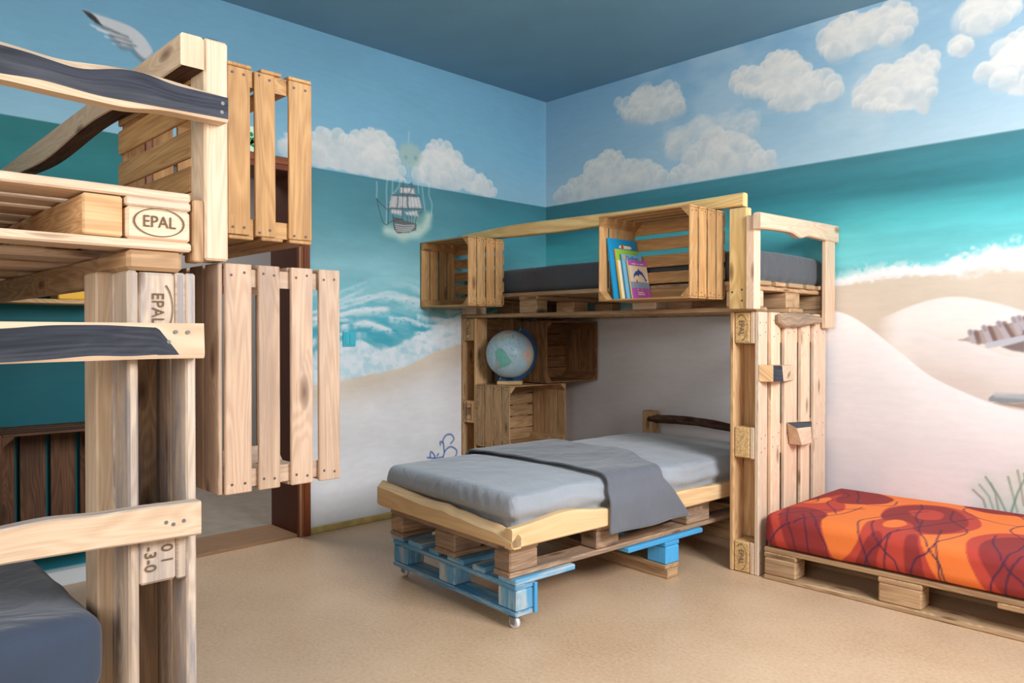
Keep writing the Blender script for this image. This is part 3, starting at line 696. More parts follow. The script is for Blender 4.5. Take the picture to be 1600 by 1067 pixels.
# floor: speckled linoleum
k = NT('linoleum')
tc = k.n('ShaderNodeTexCoord').outputs['Object']
def onoise(s_, d, r=0.6):
    o = k.n('ShaderNodeTexNoise'); o.inputs['Scale'].default_value = s_; o.inputs['Detail'].default_value = d; o.inputs['Roughness'].default_value = r
    k.l(tc, o.inputs['Vector']); return o.outputs['Fac']
f = k.math('ADD', k.math('MULTIPLY', onoise(2.2, 4), 0.3), k.math('MULTIPLY', onoise(70, 7, 0.8), 0.7))
col = k.ramp(f, [(0.30, c(180, 142, 108)), (0.5, c(213, 178, 144)), (0.70, c(229, 199, 168))])
sp = k.ramp(onoise(160, 2), [(0.66, (0, 0, 0, 1)), (0.74, (1, 1, 1, 1))])
col = k.mix(k.math('MULTIPLY', sp, 0.5), col, c(120, 84, 58))
k.l(col, k.b.inputs['Base Color']); k.b.inputs['Roughness'].default_value = 0.42; k.b.inputs['Specular IOR Level'].default_value = 0.35
k.bump(onoise(120, 3), 0.03, 0.001)
M['lino'] = k.m
M['ceil'] = plain('ceiling_blue', c(110, 148, 170), 0.7, 0.2, 0, 0.05, 3.0, 0.03)
M['plain_wall'] = plain('plain_wall_paint', c(214, 208, 198), 0.7, 0.2, 0, 0.03, 4.0)
M['hall_wall'] = plain('hall_grey_wall', c(178, 176, 174), 0.7, 0.2, 0, 0.04, 3.0)
M['hall_floor'] = plain('hall_floor', c(158, 146, 132), 0.5, 0.3, 0, 0.1, 12.0)

b = MB(); b.box((0, RY, -0.10), (RX, 0, 0), bev=0); tag(b.build('floor', M['lino']), kind='structure')
b = MB(); b.box((-0.0, RY, RH), (RX, 0, RH+0.1), bev=0); tag(b.build('ceiling', M['ceil']), kind='structure')
def holed_wall(name, plane, lo, hi, hole, mat):
    """wall slab with a window opening. plane: 'x' or 'y' fixed axis; lo..hi thickness; hole=(a0,a1,z0,z1), span=(s0,s1)."""
    b = MB(); (t0, t1), (s0, s1) = lo, hi; a0, a1, z0, z1 = hole
    def bx(p0, p1, q0, q1):
        if plane == 'x': b.box((t0, p0, q0), (t1, p1, q1), bev=0)
        else: b.box((p0, t0, q0), (p1, t1, q1), bev=0)
    bx(s0, a0, 0, RH); bx(a1, s1, 0, RH); bx(a0, a1, 0, z0); bx(a0, a1, z1, RH)
    return tag(b.build(name, mat), kind='structure')
holed_wall('wall_window_side', 'x', (RX, RX+0.25), (RY, 0.0), (-2.8, -0.9, 1.05, 2.6), M['plain_wall'])
holed_wall('wall_behind', 'y', (RY-0.25, RY), (0.0, RX), (2.5, 4.3, 1.0, 2.45), M['plain_wall'])
def window_frame(name, plane, at, a0, a1, z0, z1):
    b = MB(); w_ = 0.06
    def bx(p0, p1, q0, q1):
        if plane == 'x': b.box((at, p0, q0), (at+0.05, p1, q1), bev=0.004)
        else: b.box((p0, at, q0), (p1, at+0.05, q1), bev=0.004)
    bx(a0, a0+w_, z0, z1); bx(a1-w_, a1, z0, z1); bx(a0+w_, a1-w_, z0, z0+w_); bx(a0+w_, a1-w_, z1-w_, z1)
    return tag(b.build(name, M['white_plastic']), kind='structure')
window_frame('window_1', 'x', RX+0.10, -2.8, -0.9, 1.05, 2.6)
window_frame('window_added', 'y', RY-0.15, 2.5, 4.3, 1.0, 2.45)  # unseen window, added as the opening for the rear fill light

# doorway: casing, deep jambs, threshold, hallway
b = MB()
b.box((0.0, DY1-0.002, 0), (0.022, DY1+0.068, DZ+0.07)); b.box((0.0, DY0-0.068, 0), (0.022, DY0+0.002, DZ+0.07))
b.box((0.0, DY0+0.002, DZ), (0.022, DY1-0.002, DZ+0.07))
b.box((0.022, DY1+0.028, 0), (0.030, DY1+0.064, DZ+0.062)); b.box((0.022, DY1-0.001, 0), (0.027, DY1+0.012, DZ+0.012), mi=1)
b.box((0.022, DY0+0.012, DZ+0.028), (0.030, DY1+0.028, DZ+0.064))
dr = tag(b.build('door_1', [M['red_door_wood'], M['threshold']]), kind='structure')
b = MB(); b.box((-0.30, DY1, 0), (0.0, DY1+0.03, DZ+0.02)); b.box((-0.30, DY0-0.03, 0), (0.0, DY0, DZ+0.02)); b.box((-0.30, DY0, DZ), (0.0, DY1, DZ+0.03))
b.build('door_jamb', M['jamb_dark'], dr)
b = MB(); b.box((-0.30, DY0, -0.02), (0.004, DY1, 0.016), bev=0.004); b.build('threshold', M['threshold'], dr)
b = MB(); b.box((-2.0, -4.0, -0.1), (-0.30, -0.9, -0.002), bev=0); tag(b.build('floor_hallway', M['hall_floor']), kind='structure')
b = MB(); b.box((-2.1, -4.0, 0), (-2.0, -0.9, 2.45), bev=0); b.box((-2.0, -0.9, 0), (-0.02, -0.8, 2.45), bev=0); b.box((-2.0, -4.1, 0), (-0.02, -4.0, 2.45), bev=0)
b.box((-0.30, -4.0, 0), (-0.02, DY0-0.03, 2.45), bev=0); b.box((-0.30, DY1+0.03, 0), (-0.02, -0.9, 2.45), bev=0); b.box((-0.30, DY0-0.03, DZ+0.03), (-0.02, DY1+0.03, 2.45), bev=0)
tag(b.build('wall_hallway', M['hall_wall']), kind='structure')
b = MB(); b.box((-2.1, -4.1, 2.45), (-0.02, -0.8, 2.5), bev=0); tag(b.build('ceiling_hallway', M['hall_wall']), kind='structure')
# bare strip of skirting along the mural wall
M['skirt'] = plain('worn_olive_skirting', c(196, 170, 106), 0.7, 0.2, 0, 0.3, 14.0, 0.2)
b = MB(); b.box((0.0, DY1+0.068, 0), (0.012, -0.82, 0.036), bev=0.003); tag(b.build('baseboard_left', M['skirt']), kind='structure')
M['skirt_w'] = plain('white_skirting', c(206, 212, 216), 0.6, 0.2)
b = MB(); b.box((0.0, -4.8, 0), (0.014, DY0-0.07, 0.07), bev=0.003); tag(b.build('baseboard_left_bunk', M['skirt_w']), kind='structure')

# ------------------------------------------------------------------ builders: pallet, crate, wavy timber, soft box, lettering
def pallet(root, Mx, mat, L=1.2, W=0.8, H=0.144, bx=None, by=None, blockmats=None, runner_mat=None, slats=((0, .145), (.186, .286), (.3275, .4725), (.514, .614), (.655, .8)), rails=None, name='pallet', skip=()):
    """Euro-style pallet. Local: length along x (0..L), width y (0..W), runners at z=0, deck boards on top."""
    p = empty_part(name, root, Mx.translation)
    k = H/0.144; tb = 0.022*k; zb = 0.100*k
    bx = bx or [(0, .145), (L/2-.0725, L/2+.0725), (L-.145, L)]
    by = by or [(0, .100), (W/2-.0725, W/2+.0725), (W-.100, W)]
    sy = [(a*W/0.8, b_*W/0.8) for a, b_ in slats]
    b = MB(Mx)
    for (a, c_) in sy:
        b.box((0.0, a+random.uniform(0, .004), H-tb), (L, c_-random.uniform(0, .004), H), 0, 0.004)
    for (a, c_) in sy:
        for (x0, x1) in bx:
            for q in (0.22, 0.78):
                for s_ in (0.3, 0.7):
                    x, y = x0+(x1-x0)*s_+random.uniform(-.012, .012), a+(c_-a)*q+random.uniform(-.008, .008)
                    b.tube([(x, y, H-0.002), (x, y, H+0.0004)], 0.0034, 8, mi=1)
    b.build('deck_boards', [mat, M['nail']], p)
    for (a, c_) in bx:
        b = MB(Mx); b.box((a, 0.002, H-2*tb), (c_, W-0.002, H-tb-0.0005), 1, 0.004); b.build('stringer', mat, p)
    n = 0
    for i, (a, c_) in enumerate(bx):
        for j, (e, g) in enumerate(by):
            if (i, j) in skip: continue
            mm = (blockmats or {}).get((i, j), mat)
            b = MB(Mx); b.box((a+.002, e+.002, tb), (c_-.002, g-.002, H-2*tb-0.0005), 0, 0.006); b.build('block', mm, p)
    for (e, g) in by:
        b = MB(Mx); b.box((0, e, 0), (L, g, tb-0.0005), 0, 0.006); b.build('runner', runner_mat or mat, p)
    return p

def crate(nm, Mx, L, W, H, label, mat, group, ns=4, nb=5, ne=4, gap=0.012, gb=None, srows=None, erows=None, th=0.008, post=0.042, wvar=0.0, cat='crate', rim=0.0):
    """Fruit crate: length x, width y, open at z=H."""
    base = Mx @ Vector((L/2, W/2, H/2))
    t = thing(nm, base, label, cat, group)
    def rows(n, span, gap=gap):
        wd = (span-gap*(n-1))/n; out = []
        for i in range(n):
            a = i*(wd+gap); out.append((a+random.uniform(-wvar, wvar)*(i > 0), a+wd+random.uniform(-wvar, wvar)*(i < n-1)))
        return out
    e = th
    b = MB(Mx)
    for a, c_ in rows(nb, W-2*e, gb or gap): b.box((0, e+a, 0), (L, e+c_, e), 0, 0.002, jit=0.002)
    b.build('bottom_panel', mat, t)
    for y0 in (0, W-e):
        b = MB(Mx)
        SR = srows or rows(ns, H-e-0.004)
        for a, c_ in SR: b.box((0, y0, e+0.002+a), (L, y0+e, e+0.002+c_), 0, 0.002, jit=0.002)
        if wvar:
            for x0 in (0.022, L-0.022):
                for a, c_ in SR:
                    for q in (0.25, 0.75):
                        z = e+a+(c_-a)*q; x1 = x0+random.uniform(-.006, .006)
                        b.tube([(x1, y0-0.0006 if y0 == 0 else y0+0.003, z), (x1, y0+0.003 if y0 == 0 else W+0.0006, z)], 0.0034, 8, mi=1)
        b.build('side_panel', [mat, M['nail']], t)
    for x0 in (0.0, L-e-0.0):
        b = MB(Mx)
        ER = erows or rows(ne, H-e-0.004)
        for a, c_ in ER: b.box((x0 if x0 else e*0.0+0.001, e+0.001, e+0.002+a), (x0+e if x0 else e, W-e-0.001, e+0.002+c_), 1, 0.002, jit=0.002)
        if wvar:
            for y1 in (0.022, W-0.022):
                for a, c_ in ER:
                    for q in (0.25, 0.75):
                        z = e+a+(c_-a)*q; y2 = y1+random.uniform(-.006, .006)
                        b.tube([(-0.0004 if x0 == 0 else L-0.003, y2, z), (0.003 if x0 == 0 else L+0.0006, y2, z)], 0.0034, 8, mi=1)
        b.build('end_panel', [mat, M['nail']], t)
    for x0, sx in ((e, 1), (L-e, -1)):
        for y0, sy_ in ((e, 1), (W-e, -1)):
            b = MB(Mx)
            tri = [(x0, y0), (x0+sx*post, y0), (x0, y0+sy_*post)]
            b.loft([[(x, y, z) for x, y in tri] for z in (e+0.002, H-0.001)], True, True, (0.95, 0.95, 0.95))
            b.build('corner_post', mat, t)
    return t

def wavy(Mx, x0, x1, top, bot, th, cham=0.0, n=40, edge=None, mats=0, ends=True, rnd=0.006):
    """Live-edge board: local x along, z up, y thickness 0..th (front face y=0).
    top/bot: functions of x. edge(x) -> (upper, lower) limits of the bark strip on the front face or None."""
    b = MB(Mx); rows = []
    for i in range(n+1):
        x = x0+(x1-x0)*i/n
        t_, b_ = top(x), bot(x)
        if edge:
            u, l = edge(x)
            u = min(u, t_-0.003); l = max(l, b_+0.002)
            rows.append([(x, th, t_-rnd), (x, th-rnd, t_), (x, cham, t_), (x, 0.0, u), (x, 0.0, l), (x, min(rnd, .004), b_), (x, th, b_)])
        else:
            rows.append([(x, th, t_-rnd), (x, th-rnd, t_), (x, max(cham, rnd), t_), (x, 0, t_-max(cham, rnd)), (x, 0, b_+rnd), (x, rnd, b_), (x, th, b_)])
    b.loft(rows, True, ends, None, 0, False, [0, 0, 0, 1, 0, 2, 0] if edge else None)
    return b

def wv(seed, amp, freq=3.0):
    return lambda x: (float(fbm(np.array([x*freq+seed]), np.array([seed*1.7]), 0.5, 3)[0])-0.5)*2*amp

def soft_box(name, lo, hi, r, mat, parent=None, step=0.03, puff=0.0, wrinkle=0.004, wf=9.0, paint=None, bulge=None, Mx=None, seed=0.0):
    lo = np.array(lo, float); hi = np.array(hi, float); size = hi-lo
    cnt = np.maximum(3, np.round(size/step).astype(int))
    V = []; Q = []; off = 0
    for a in range(3):
        o = [i for i in range(3) if i != a]
        def lins(ax):
            m = max(2, int(cnt[ax])); inner = np.linspace(lo[ax]+r, hi[ax]-r, m)
            e = r*np.array([0, .12, .3, .55, .8])
            return np.concatenate([lo[ax]+e, inner, (hi[ax]-e)[::-1]])
        A, B = np.meshgrid(lins(o[0]), lins(o[1]), indexing='ij')
        for sgn in (0, 1):
            P = np.zeros(A.shape+(3,)); P[..., o[0]] = A; P[..., o[1]] = B; P[..., a] = hi[a] if sgn else lo[a]
            n, m = A.shape
            i, j = np.meshgrid(np.arange(n-1), np.arange(m-1), indexing='ij'); i = i.ravel(); j = j.ravel()
            q = np.stack([i*m+j, (i+1)*m+j, (i+1)*m+j+1, i*m+j+1], 1)+off
            if (sgn == 1) == (a == 1): q = q[:, ::-1]
            V.append(P.reshape(-1, 3)); Q.append(q); off += n*m
    V = np.concatenate(V); Q = np.concatenate(Q)
    _, first, inv = np.unique(np.round(V, 5), axis=0, return_index=True, return_inverse=True)
    inv = inv.ravel(); V = V[first]; Q = inv[Q]
    inn = np.clip(V, lo+r, hi-r); d = V-inn; ln = np.linalg.norm(d, axis=1, keepdims=True)
    N = d/np.maximum(ln, 1e-9); S = inn+N*r
    col = paint(S) if paint else None
    if puff:
        t = (S-lo)/size; k = np.clip(16*t[:, 0]*(1-t[:, 0])*t[:, 1]*(1-t[:, 1]), 0, 1)**0.4
        S[:, 2] += np.where(N[:, 2] > 0.3, puff*k, 0)
    if bulge is not None: S = bulge(S, N, (S-lo)/size)
    if wrinkle:
        nz = fbm(S[:, 0]*wf+seed, S[:, 1]*wf, S[:, 2]*wf*1.4, 3)-0.5
        S = S+N*(nz*2*wrinkle)[:, None]
    if Mx is not None:
        S = (np.array(Mx.to_3x3()) @ S.T).T+np.array(Mx.translation)
    return np_mesh(name, S, Q, mat, parent, nlin(col) if col is not None else None, True)

def lettering(name, body, size, Mx, mat, parent, ext=0.0004, sx=1.0):
    cu = bpy.data.curves.new(name, 'FONT'); cu.body = body; cu.size = size; cu.extrude = ext
    cu.align_x = 'CENTER'; cu.align_y = 'CENTER'
    o = bpy.data.objects.new(name, cu); C.objects.link(o)
    dg = bpy.context.evaluated_depsgraph_get()
    me = bpy.data.meshes.new_from_object(o.evaluated_get(dg))
    bpy.data.objects.remove(o)
    me.transform(Matrix.Diagonal((sx, 1, 1, 1))); me.transform(Mx); me.name = name
    me.materials.clear(); me.materials.append(mat)
    return link(name, me, parent)

def brand_oval(Mx, w_, h_, text, mat, parent, tsize, gaps=(0.0, 1.0), sx=0.9, body_dx=0.0):
    """oval burnt mark with letters; one mesh."""
    o = lettering('stamp', text, tsize, Matrix.Identity(4), mat, parent, 0.0003, sx)
    me = o.data
    V = [tuple(v.co) for v in me.vertices]; F = [tuple(p.vertices) for p in me.polygons]
    n = 64; b0 = len(V); i0, i1 = int(gaps[0]*n), int(gaps[1]*n)
    for i in range(i0, i1+1):
        a = 2*PI*i/n
        for r in (1.0, 1.07): V.append((w_/2*r*math.cos(a), h_/2*r*math.sin(a), 0.0003))
    for i in range(i1-i0): F.append((b0+2*i, b0+2*i+1, b0+2*i+3, b0+2*i+2))
    m2 = bpy.data.meshes.new('stamp'); m2.from_pydata(V, [], F); m2.transform(Mx); m2.materials.append(mat); o.data = m2
    return o

# ================================================================== LOFT BUNK on the right wall
loft = thing('loft_bunk', (1.03, -0.4, 0), 'tall loft bunk of pine pallets on two upright pallet towers, books crate hung in front', 'bunk bed')
XT, YT = 2.07, -0.809
Rt = Matrix.Translation((XT, YT, 0)) @ Matrix.Rotation(0.018, 4, 'Z') @ Matrix.Translation((-XT, -YT, 0))
mR = Rt @ frame((XT-0.144, YT+0.8, 0), (0, 0, 1), (0, -1, 0))
pr = pallet(loft, mR, M['pine'], blockmats={(0, 2): M['chip'], (1, 2): M['chip'], (2, 2): M['chip']}, runner_mat=M['pine_honey'], slats=((.055, .200), (.248, .352), (.398, .535), (.580, .675), (.712, .8)))
for z, tx in ((0.072, 'EPAL'), (1.128, 'EPAL')):
    brand_oval(Rt @ frame((XT-0.085, YT-0.0006, z), (0, 0, -1), (1, 0, 0)), 0.115, 0.052, tx, M['ink'], pr, 0.036, (0.02, 0.62))
mL = frame((0.147, YT, 0), (0, 0, 1), (0, 1, 0))
pl_ = pallet(loft, mL, M['pine_honey'])
brand_oval(frame((0.072, YT-0.0006, 1.128), (0, 0, 1), (-1, 0, 0)), 0.12, 0.056, 'EPAL', M['ink'], pl_, 0.036)
brand_oval(frame((0.072, YT-0.0006, 0.075), (0, 0, 1), (-1, 0, 0)), 0.11, 0.05, 'EPAL', M['ink'], pl_, 0.032)
b = MB(frame((0.072, YT-0.0008, 0.60), (0, 0, 1), (-1, 0, 0)))
for q in (((-.05, -.03), (.05, -.027)), ((-.05, .027), (.05, .03)), ((-.05, -.03), (-.047, .03)), ((.047, -.03), (.05, .03)), ((-.02, -.02), (.03, -.014)), ((-.02, -.004), (.02, .002)), ((.02, -.02), (.026, .012)), ((-.034, .012), (.036, .018))):
    b.box((q[0][0], q[0][1], 0), (q[1][0], q[1][1], 0.0008), bev=0)
b.build('stamp', M['ink'], pl_)
pd = pallet(loft, frame((0.0, YT, 1.2015), (1, 0, 0), (0, 1, 0)), M['pallet'], L=2.06, bx=[(0.0, .145), (.53, .68), (1.36, 1.51), (1.90, 2.045)], blockmats={(0, 0): M['board_pale'], (2, 0): M['board_pale'], (3, 0): M['board_pale']})
# front rail, plank post, side railing
b = wavy(frame((0, YT-0.045, 0), (1, 0, 0), (0, 1, 0)), 0.06, 2.012, lambda x: 1.741+0.006*math.sin(x*3.1)-0.02*max(0, 0.5-x)*1.5, lambda x: 1.681+0.006*math.sin(x*4+1)-0.004, 0.045, 0.010, 40)
b.build('front_rail', M['pine_yellow'], loft)
b = MB(); b.box((1.945, YT-0.046, 1.212), (2.033, YT-0.001, 1.672), 2, 0.004)
for x, z in ((1.962, 1.29), (2.010, 1.30), (2.010, 1.25)): b.tube([(x, YT-0.0465, z), (x, YT-0.044, z)], 0.005, 10, mi=1)
b.build('post', [M['pine_yellow'], M['nail']], loft)
b = MB(); b.box((2.0345, YT-0.058, 1.210), (2.078, YT-0.001, 1.63), 2, 0.004); b.build('post', M['pine'], loft)
b = MB(); b.box((2.067, -0.145, 1.128), (2.092, -0.035, 1.60), 2, 0.004); b.build('post', M['pine'], loft)
Mr = frame((2.112, -0.88, 0), (-0.015, 1, 0), (-1, -0.015, 0))
b = wavy(Mr, 0.0, 0.872, lambda x: 1.638+0.030*x, lambda x: 1.566+0.016*x+0.006*math.sin(x*5)-0.018*math.exp(-((x-0.42)/0.06)**2), 0.034, 0.006, 60)
b.build('side_rail', M['board_pale'], loft)
Mg = frame((2.100, -0.655, 0), (0, 1, 0), (-1, 0, 0))
g1 = wv(3.3, 0.012, 9)
b = wavy(Mg, 0.0, 0.44, lambda x: 1.193+0.006*math.sin(x*9), lambda x: 1.128+0.055*x+g1(x)-0.014*sstep(.05, 0, x)*0+0.022*sstep(0.06, 0.0, x), 0.028, 0.010, 24, rnd=0.010)
b.build('bark_edge_board', M['pallet_old'], loft)
# two climbing blocks screwed on the slats
def hold(quad_base, quad_top, mats, mis):
    b = MB(Rt); n = 4
    V = quad_base+quad_top
    F = [[0, 1, 2, 3], [4, 7, 6, 5]]+[[i, 4+i, 4+(i+1) % 4, (i+1) % 4] for i in range(4)]
    F = [list(reversed(f)) for f in F]
    U = [[(V[i][1]+V[i][2]*0.2, V[i][2]+V[i][0]) for i in f] for f in F]
    for f, u, mi in zip(F, U, mis): b._add([V[i] for i in f], [[0, 1, 2, 3]], [u], (1, 1, 1), mi)
    return b.build('climbing_block', mats, loft)
hold([(XT, -.808, .960), (XT, -.808, .885), (XT, -.463, .876), (XT, -.463, .950)], [(XT+.052, -.775, .957), (XT+.052, -.775, .884), (XT+.052, -.675, .882), (XT+.052, -.69, .955)], [M['pine_honey'], M['bark_black'], M['board_pale']], [0, 1, 0, 0, 2, 0])
hold([(XT, -.530, .676), (XT, -.505, .572), (XT, -.253, .556), (XT, -.262, .660)], [(XT+.060, -.555, .656), (XT+.060, -.500, .570), (XT+.042, -.350, .566), (XT+.042, -.362, .645)], [M['board_pale'], M['bark_black'], M['pine']], [0, 2, 0, 0, 1, 1])
# boards closing the fork openings of the two towers
b = MB(mR); b.box((0.147, 0.655, 0.0), (1.053, 0.6995, 0.121), 0, 0.003); b.build('infill_board', M['pine_honey'], loft)
b = MB(mL); b.box((0.147, 0.1005, 0.0), (1.053, 0.14, 0.121), 0, 0.003); b.build('infill_board', M['pallet'], loft)
m_ = soft_box('mattress', (0.03, -0.785, 1.348), (2.03, -0.02, 1.49), 0.035, M['sheet_dark'], None, 0.04, 0.012, 0.005, 6.0)
tag(m_, 'charcoal sheeted mattress on the high loft deck of the right wall bunk', 'mattress')

# crates around the loft
crate('wooden_crate', frame((0.008, -0.8565, 1.262), (1, 0, 0), (0, 0, 1)), 0.447, 0.40, 0.285, 'empty tan slatted crate at the wall end of the loft bunk, below the painted ship', M['crate_tan'], 'fruit crates', 4, 5, 4, 0.010, gb=0.022, wvar=0.003)
crate('wooden_crate', frame((1.386, -0.8105, 1.258), (1, 0, 0), (0, 0, 1)), 0.515, 0.412, 0.302, 'tan slatted crate on the loft rail with picture books standing in it', M['crate_tan'], 'fruit crates', 4, 5, 4, 0.014, gb=0.024, wvar=0.003)
crate('wooden_crate', frame((0.205, -0.528, 0.7895), (0, 1, 0), (0, 0, 1)), 0.50, 0.392, 0.295, 'dark brown empty crate behind the globe, tucked right under the loft deck', M['crate_brown'], 'fruit crates', 4, 5, 4, 0.004, wvar=0.002)
crate('wooden_crate', frame((0.152, -0.815, 0.392), (0, 1, 0), (0, 0, 1)), 0.515, 0.39, 0.308, 'worn brown empty crate below the globe, beside the grey bed', M['crate_old'], 'fruit crates', 4, 5, 4, 0.008, wvar=0.003)

# ------------------------------------------------------------------ globe on the low crate
GC = Vector((0.345, -0.699, 0.974)); GR = 0.150
gl = thing('desk_globe', (0.345, -0.699, 0.787), 'pale blue school globe with dark blue arm standing on a worn crate', 'globe')
view = (cam.location-GC).normalized()
right = Vector((0, 0, 1)).cross(view).normalized(); upv = view.cross(right)
roll = math.radians(-22)
r2 = right*math.cos(roll)+upv*math.sin(roll); u2 = upv*math.cos(roll)-right*math.sin(roll)
LAND = {
 (120, 186, 170): [[(-80, 8), (-72, 12), (-60, 9), (-50, 0), (-35, -7), (-39, -18), (-48, -27), (-57, -36), (-65, -42), (-68, -54), (-74, -50), (-72, -30), (-76, -14), (-81, -4)]],
 (186, 196, 184): [[(-168, 66), (-140, 70), (-95, 72), (-80, 62), (-65, 60), (-56, 50), (-70, 42), (-80, 32), (-81, 25), (-90, 30), (-97, 26), (-95, 18), (-87, 20), (-84, 10), (-78, 8), (-95, 15), (-105, 20), (-115, 32), (-124, 42), (-130, 55), (-150, 60)], [(-55, 82), (-25, 82), (-22, 70), (-43, 60), (-53, 68)]],
 (208, 196, 168): [[(-17, 15), (-10, 30), (10, 37), (32, 31), (43, 12), (51, 11), (40, -15), (32, -28), (18, -34), (12, -15), (9, 4), (-8, 5)]],
 (206, 186, 190): [[(-9, 37), (-9, 43), (0, 48), (8, 57), (25, 70), (40, 65), (40, 45), (25, 37), (15, 40)]]}
n1_, n2_ = 240, 140
TH, PH = np.meshgrid(np.linspace(0, 2*PI, n1_), np.linspace(0.0, PI, n2_), indexing='ij')
D = np.stack([np.sin(PH)*np.cos(TH), np.sin(PH)*np.sin(TH), np.cos(PH)], -1).reshape(-1, 3)
lat0, lon0 = math.radians(8), math.radians(-46)
cx_ = D @ np.array(r2); cy_ = D @ np.array(u2); cz_ = D @ np.array(view)
yy = cy_*math.cos(lat0)+cz_*math.sin(lat0); zz = cz_*math.cos(lat0)-cy_*math.sin(lat0)
lat = np.degrees(np.arcsin(np.clip(yy, -1, 1))); lon = np.degrees(np.arctan2(cx_, zz))+math.degrees(lon0)
lon = (lon+180) % 360-180
P = Paint(lon, lat); P.fill((176, 202, 214))
P.c = P.c*(1+0.08*(fbm(lon/20, lat/20, 1.0)-0.5)[..., None])
for col_, polys in LAND.items():
    for q in polys: P.poly(q, tuple(x*0.8 for x in col_), 0.7, 1.4, 2.0, 0.08); P.poly([(a*0.97+0.03*sum(p[0] for p in q)/len(q), b_*0.97+0.03*sum(p[1] for p in q)/len(q)) for a, b_ in q], col_, 1, 1.0, 2.0, 0.1)
P.poly([(-75, -18), (-66, -22), (-62, -30), (-66, -40), (-68, -52), (-74, -50), (-71, -30)], (206, 168, 176), 0.8, 1.5, 2, 0.1)
P.poly([(-105, 50), (-88, 52), (-80, 62), (-98, 66), (-112, 60)], (222, 150, 156), 0.8, 1.5, 2, 0.1)
P.poly([(-8, 14), (4, 14), (8, 26), (-6, 28)], (226, 160, 190), 0.8, 1.0, 1, 0.1)
P.blend(sstep(-66, -70, lat), (222, 224, 226))
P.blend(sstep(0.62, 0.72, fbm(lon/3.0, lat/3.0, 5.0, 2))*0.35*((lon > -120) & (lon < -30) & (lat > -40) & (lat < 60)), (110, 130, 140))
for g in range(-180, 180, 15): P.blend(sstep(0.5, 0.1, np.abs(lon-g)*np.cos(np.radians(lat)))*0.25, (130, 160, 176))
for g in range(-75, 90, 15): P.blend(sstep(0.5, 0.1, np.abs(lat-g))*0.25, (130, 160, 176))
idx = np.arange(n1_*n2_).reshape(n1_, n2_)
Q = np.stack([idx[:-1, :-1], idx[:-1, 1:], idx[1:, 1:], idx[1:, :-1]], -1).reshape(-1, 4)
M['globe'] = painted('globe_map', 0.3, 0.01, False, 0.0)
np_mesh('sphere', D*GR+np.array(GC), Q, M['globe'], gl, nlin(np.clip(P.c, 0, 255)), True)
M['globe_blue'] = plain('globe_arm_blue', c(14, 70, 114), 0.35, 0.4)
axis = u2.normalized()
# half ring standing off the sphere on the right, from pole to pole
side = (r2*0.93-view*0.36).normalized()
side = (side-axis*side.dot(axis)).normalized(); nrm = axis.cross(side).normalized()
b = MB(); rows = []
for i in range(33):
    a = math.radians(-93+186*i/32)
    d = (axis*math.sin(a)+side*math.cos(a))
    rows.append([tuple(GC+d*r_+nrm*w_) for r_, w_ in ((GR+.004, -.005), (GR+.030, -.005), (GR+.030, .005), (GR+.004, .005))])
b.loft(rows, True, True, smooth=False); b.build('meridian_arm', M['globe_blue'], gl)
for s_ in (-1, 1):
    b = MB(); b.tube([tuple(GC+axis*s_*(GR-.004)), tuple(GC+axis*s_*(GR+.034))], 0.006, 10); b.build('axis_pin', M['steel'], gl)
foot = GC+(axis*math.sin(math.radians(-62))+side*math.cos(math.radians(-62)))*(GR+.012)
foot = Vector((GC.x, GC.y, GC.z-GR-0.012))
b = MB(); b.tube([(foot.x, foot.y, 0.806), (foot.x, foot.y, 0.810), (foot.x, foot.y, 0.818)], [0.030, 0.024, 0.010], 16); b.build('pivot', M['globe_blue'], gl)
b = MB(Matrix.Translation((GC.x, GC.y, 0)) @ Matrix.Rotation(0.72, 4, 'Z')); b.box((-.078, -.055, 0.7835), (.078, .055, 0.807), 0, 0.004); b.build('base', M['pine_honey'], gl)

# ------------------------------------------------------------------ picture books leaning in the loft crate
def book(label, y0, y1, h, th, xb, lean, cover, edge_cols, deco=None, zb=1.268):
    """stands on the crate floor, cover faces +x, leaning back towards -x by lean (rad)."""
    t = thing('picture_book', (xb, (y0+y1)/2, zb), label, 'book', 'picture books in the loft crate')
    R = Matrix.Translation((xb, y0, zb)) @ Matrix.Rotation(-lean, 4, 'Y')
    Mx = R @ frame((0, 0, 0), (0, 1, 0), (0, 0, 1))       # local x: width, y: height, z: out of the cover
    w_ = y1-y0
    b = MB(Mx); b.box((0.0, 0, 0), (w_, h, 0.0015), bev=0.0005, tint=(1, 1, 1)); b.box((0.0, 0, th-0.0015), (w_, h, th), bev=0.0005, tint=(1, 1, 1))
    b.build('cover', cover, t)
    b = MB(Mx); b.box((0.003, 0.002, 0.0016), (w_-0.003, h-0.002, th-0.0016), bev=0, tint=(1, 1, 1)); b.build('page_block', edge_cols, t)
    b = MB(Mx); b.box((-0.0012, 0.0, 0.0002), (0.0018, h, th-0.0002), bev=0.0005, tint=(1, 1, 1)); b.build('spine', cover if not deco or 'spine' not in deco else deco['spine'], t)
    return t, Mx @ Matrix.Translation((0, 0, th+0.0004)), w_
def pm(name, r, g, b_): return plain(name, c(r, g, b_), 0.35, 0.4)
BK = {k_: pm('print_'+k_, *v) for k_, v in dict(blue=(20, 140, 190), green=(150, 196, 66), sky=(126, 186, 222), violet=(196, 96, 180), cream=(246, 222, 190), navy=(72, 88, 156), grey=(150, 166, 190), red=(196, 84, 62), yellow=(250, 226, 90), orange=(238, 160, 70), white=(240, 240, 240), teal=(36, 130, 170)).items()}
def flat(name, Mx, pts, mat, parent, z=0.0, th=0.0003):
    b = MB(Mx); b.loft([[(x, y, z) for x, y in pts], [(x, y, z+th) for x, y in pts]], True, True); return b.build(name, mat, parent)
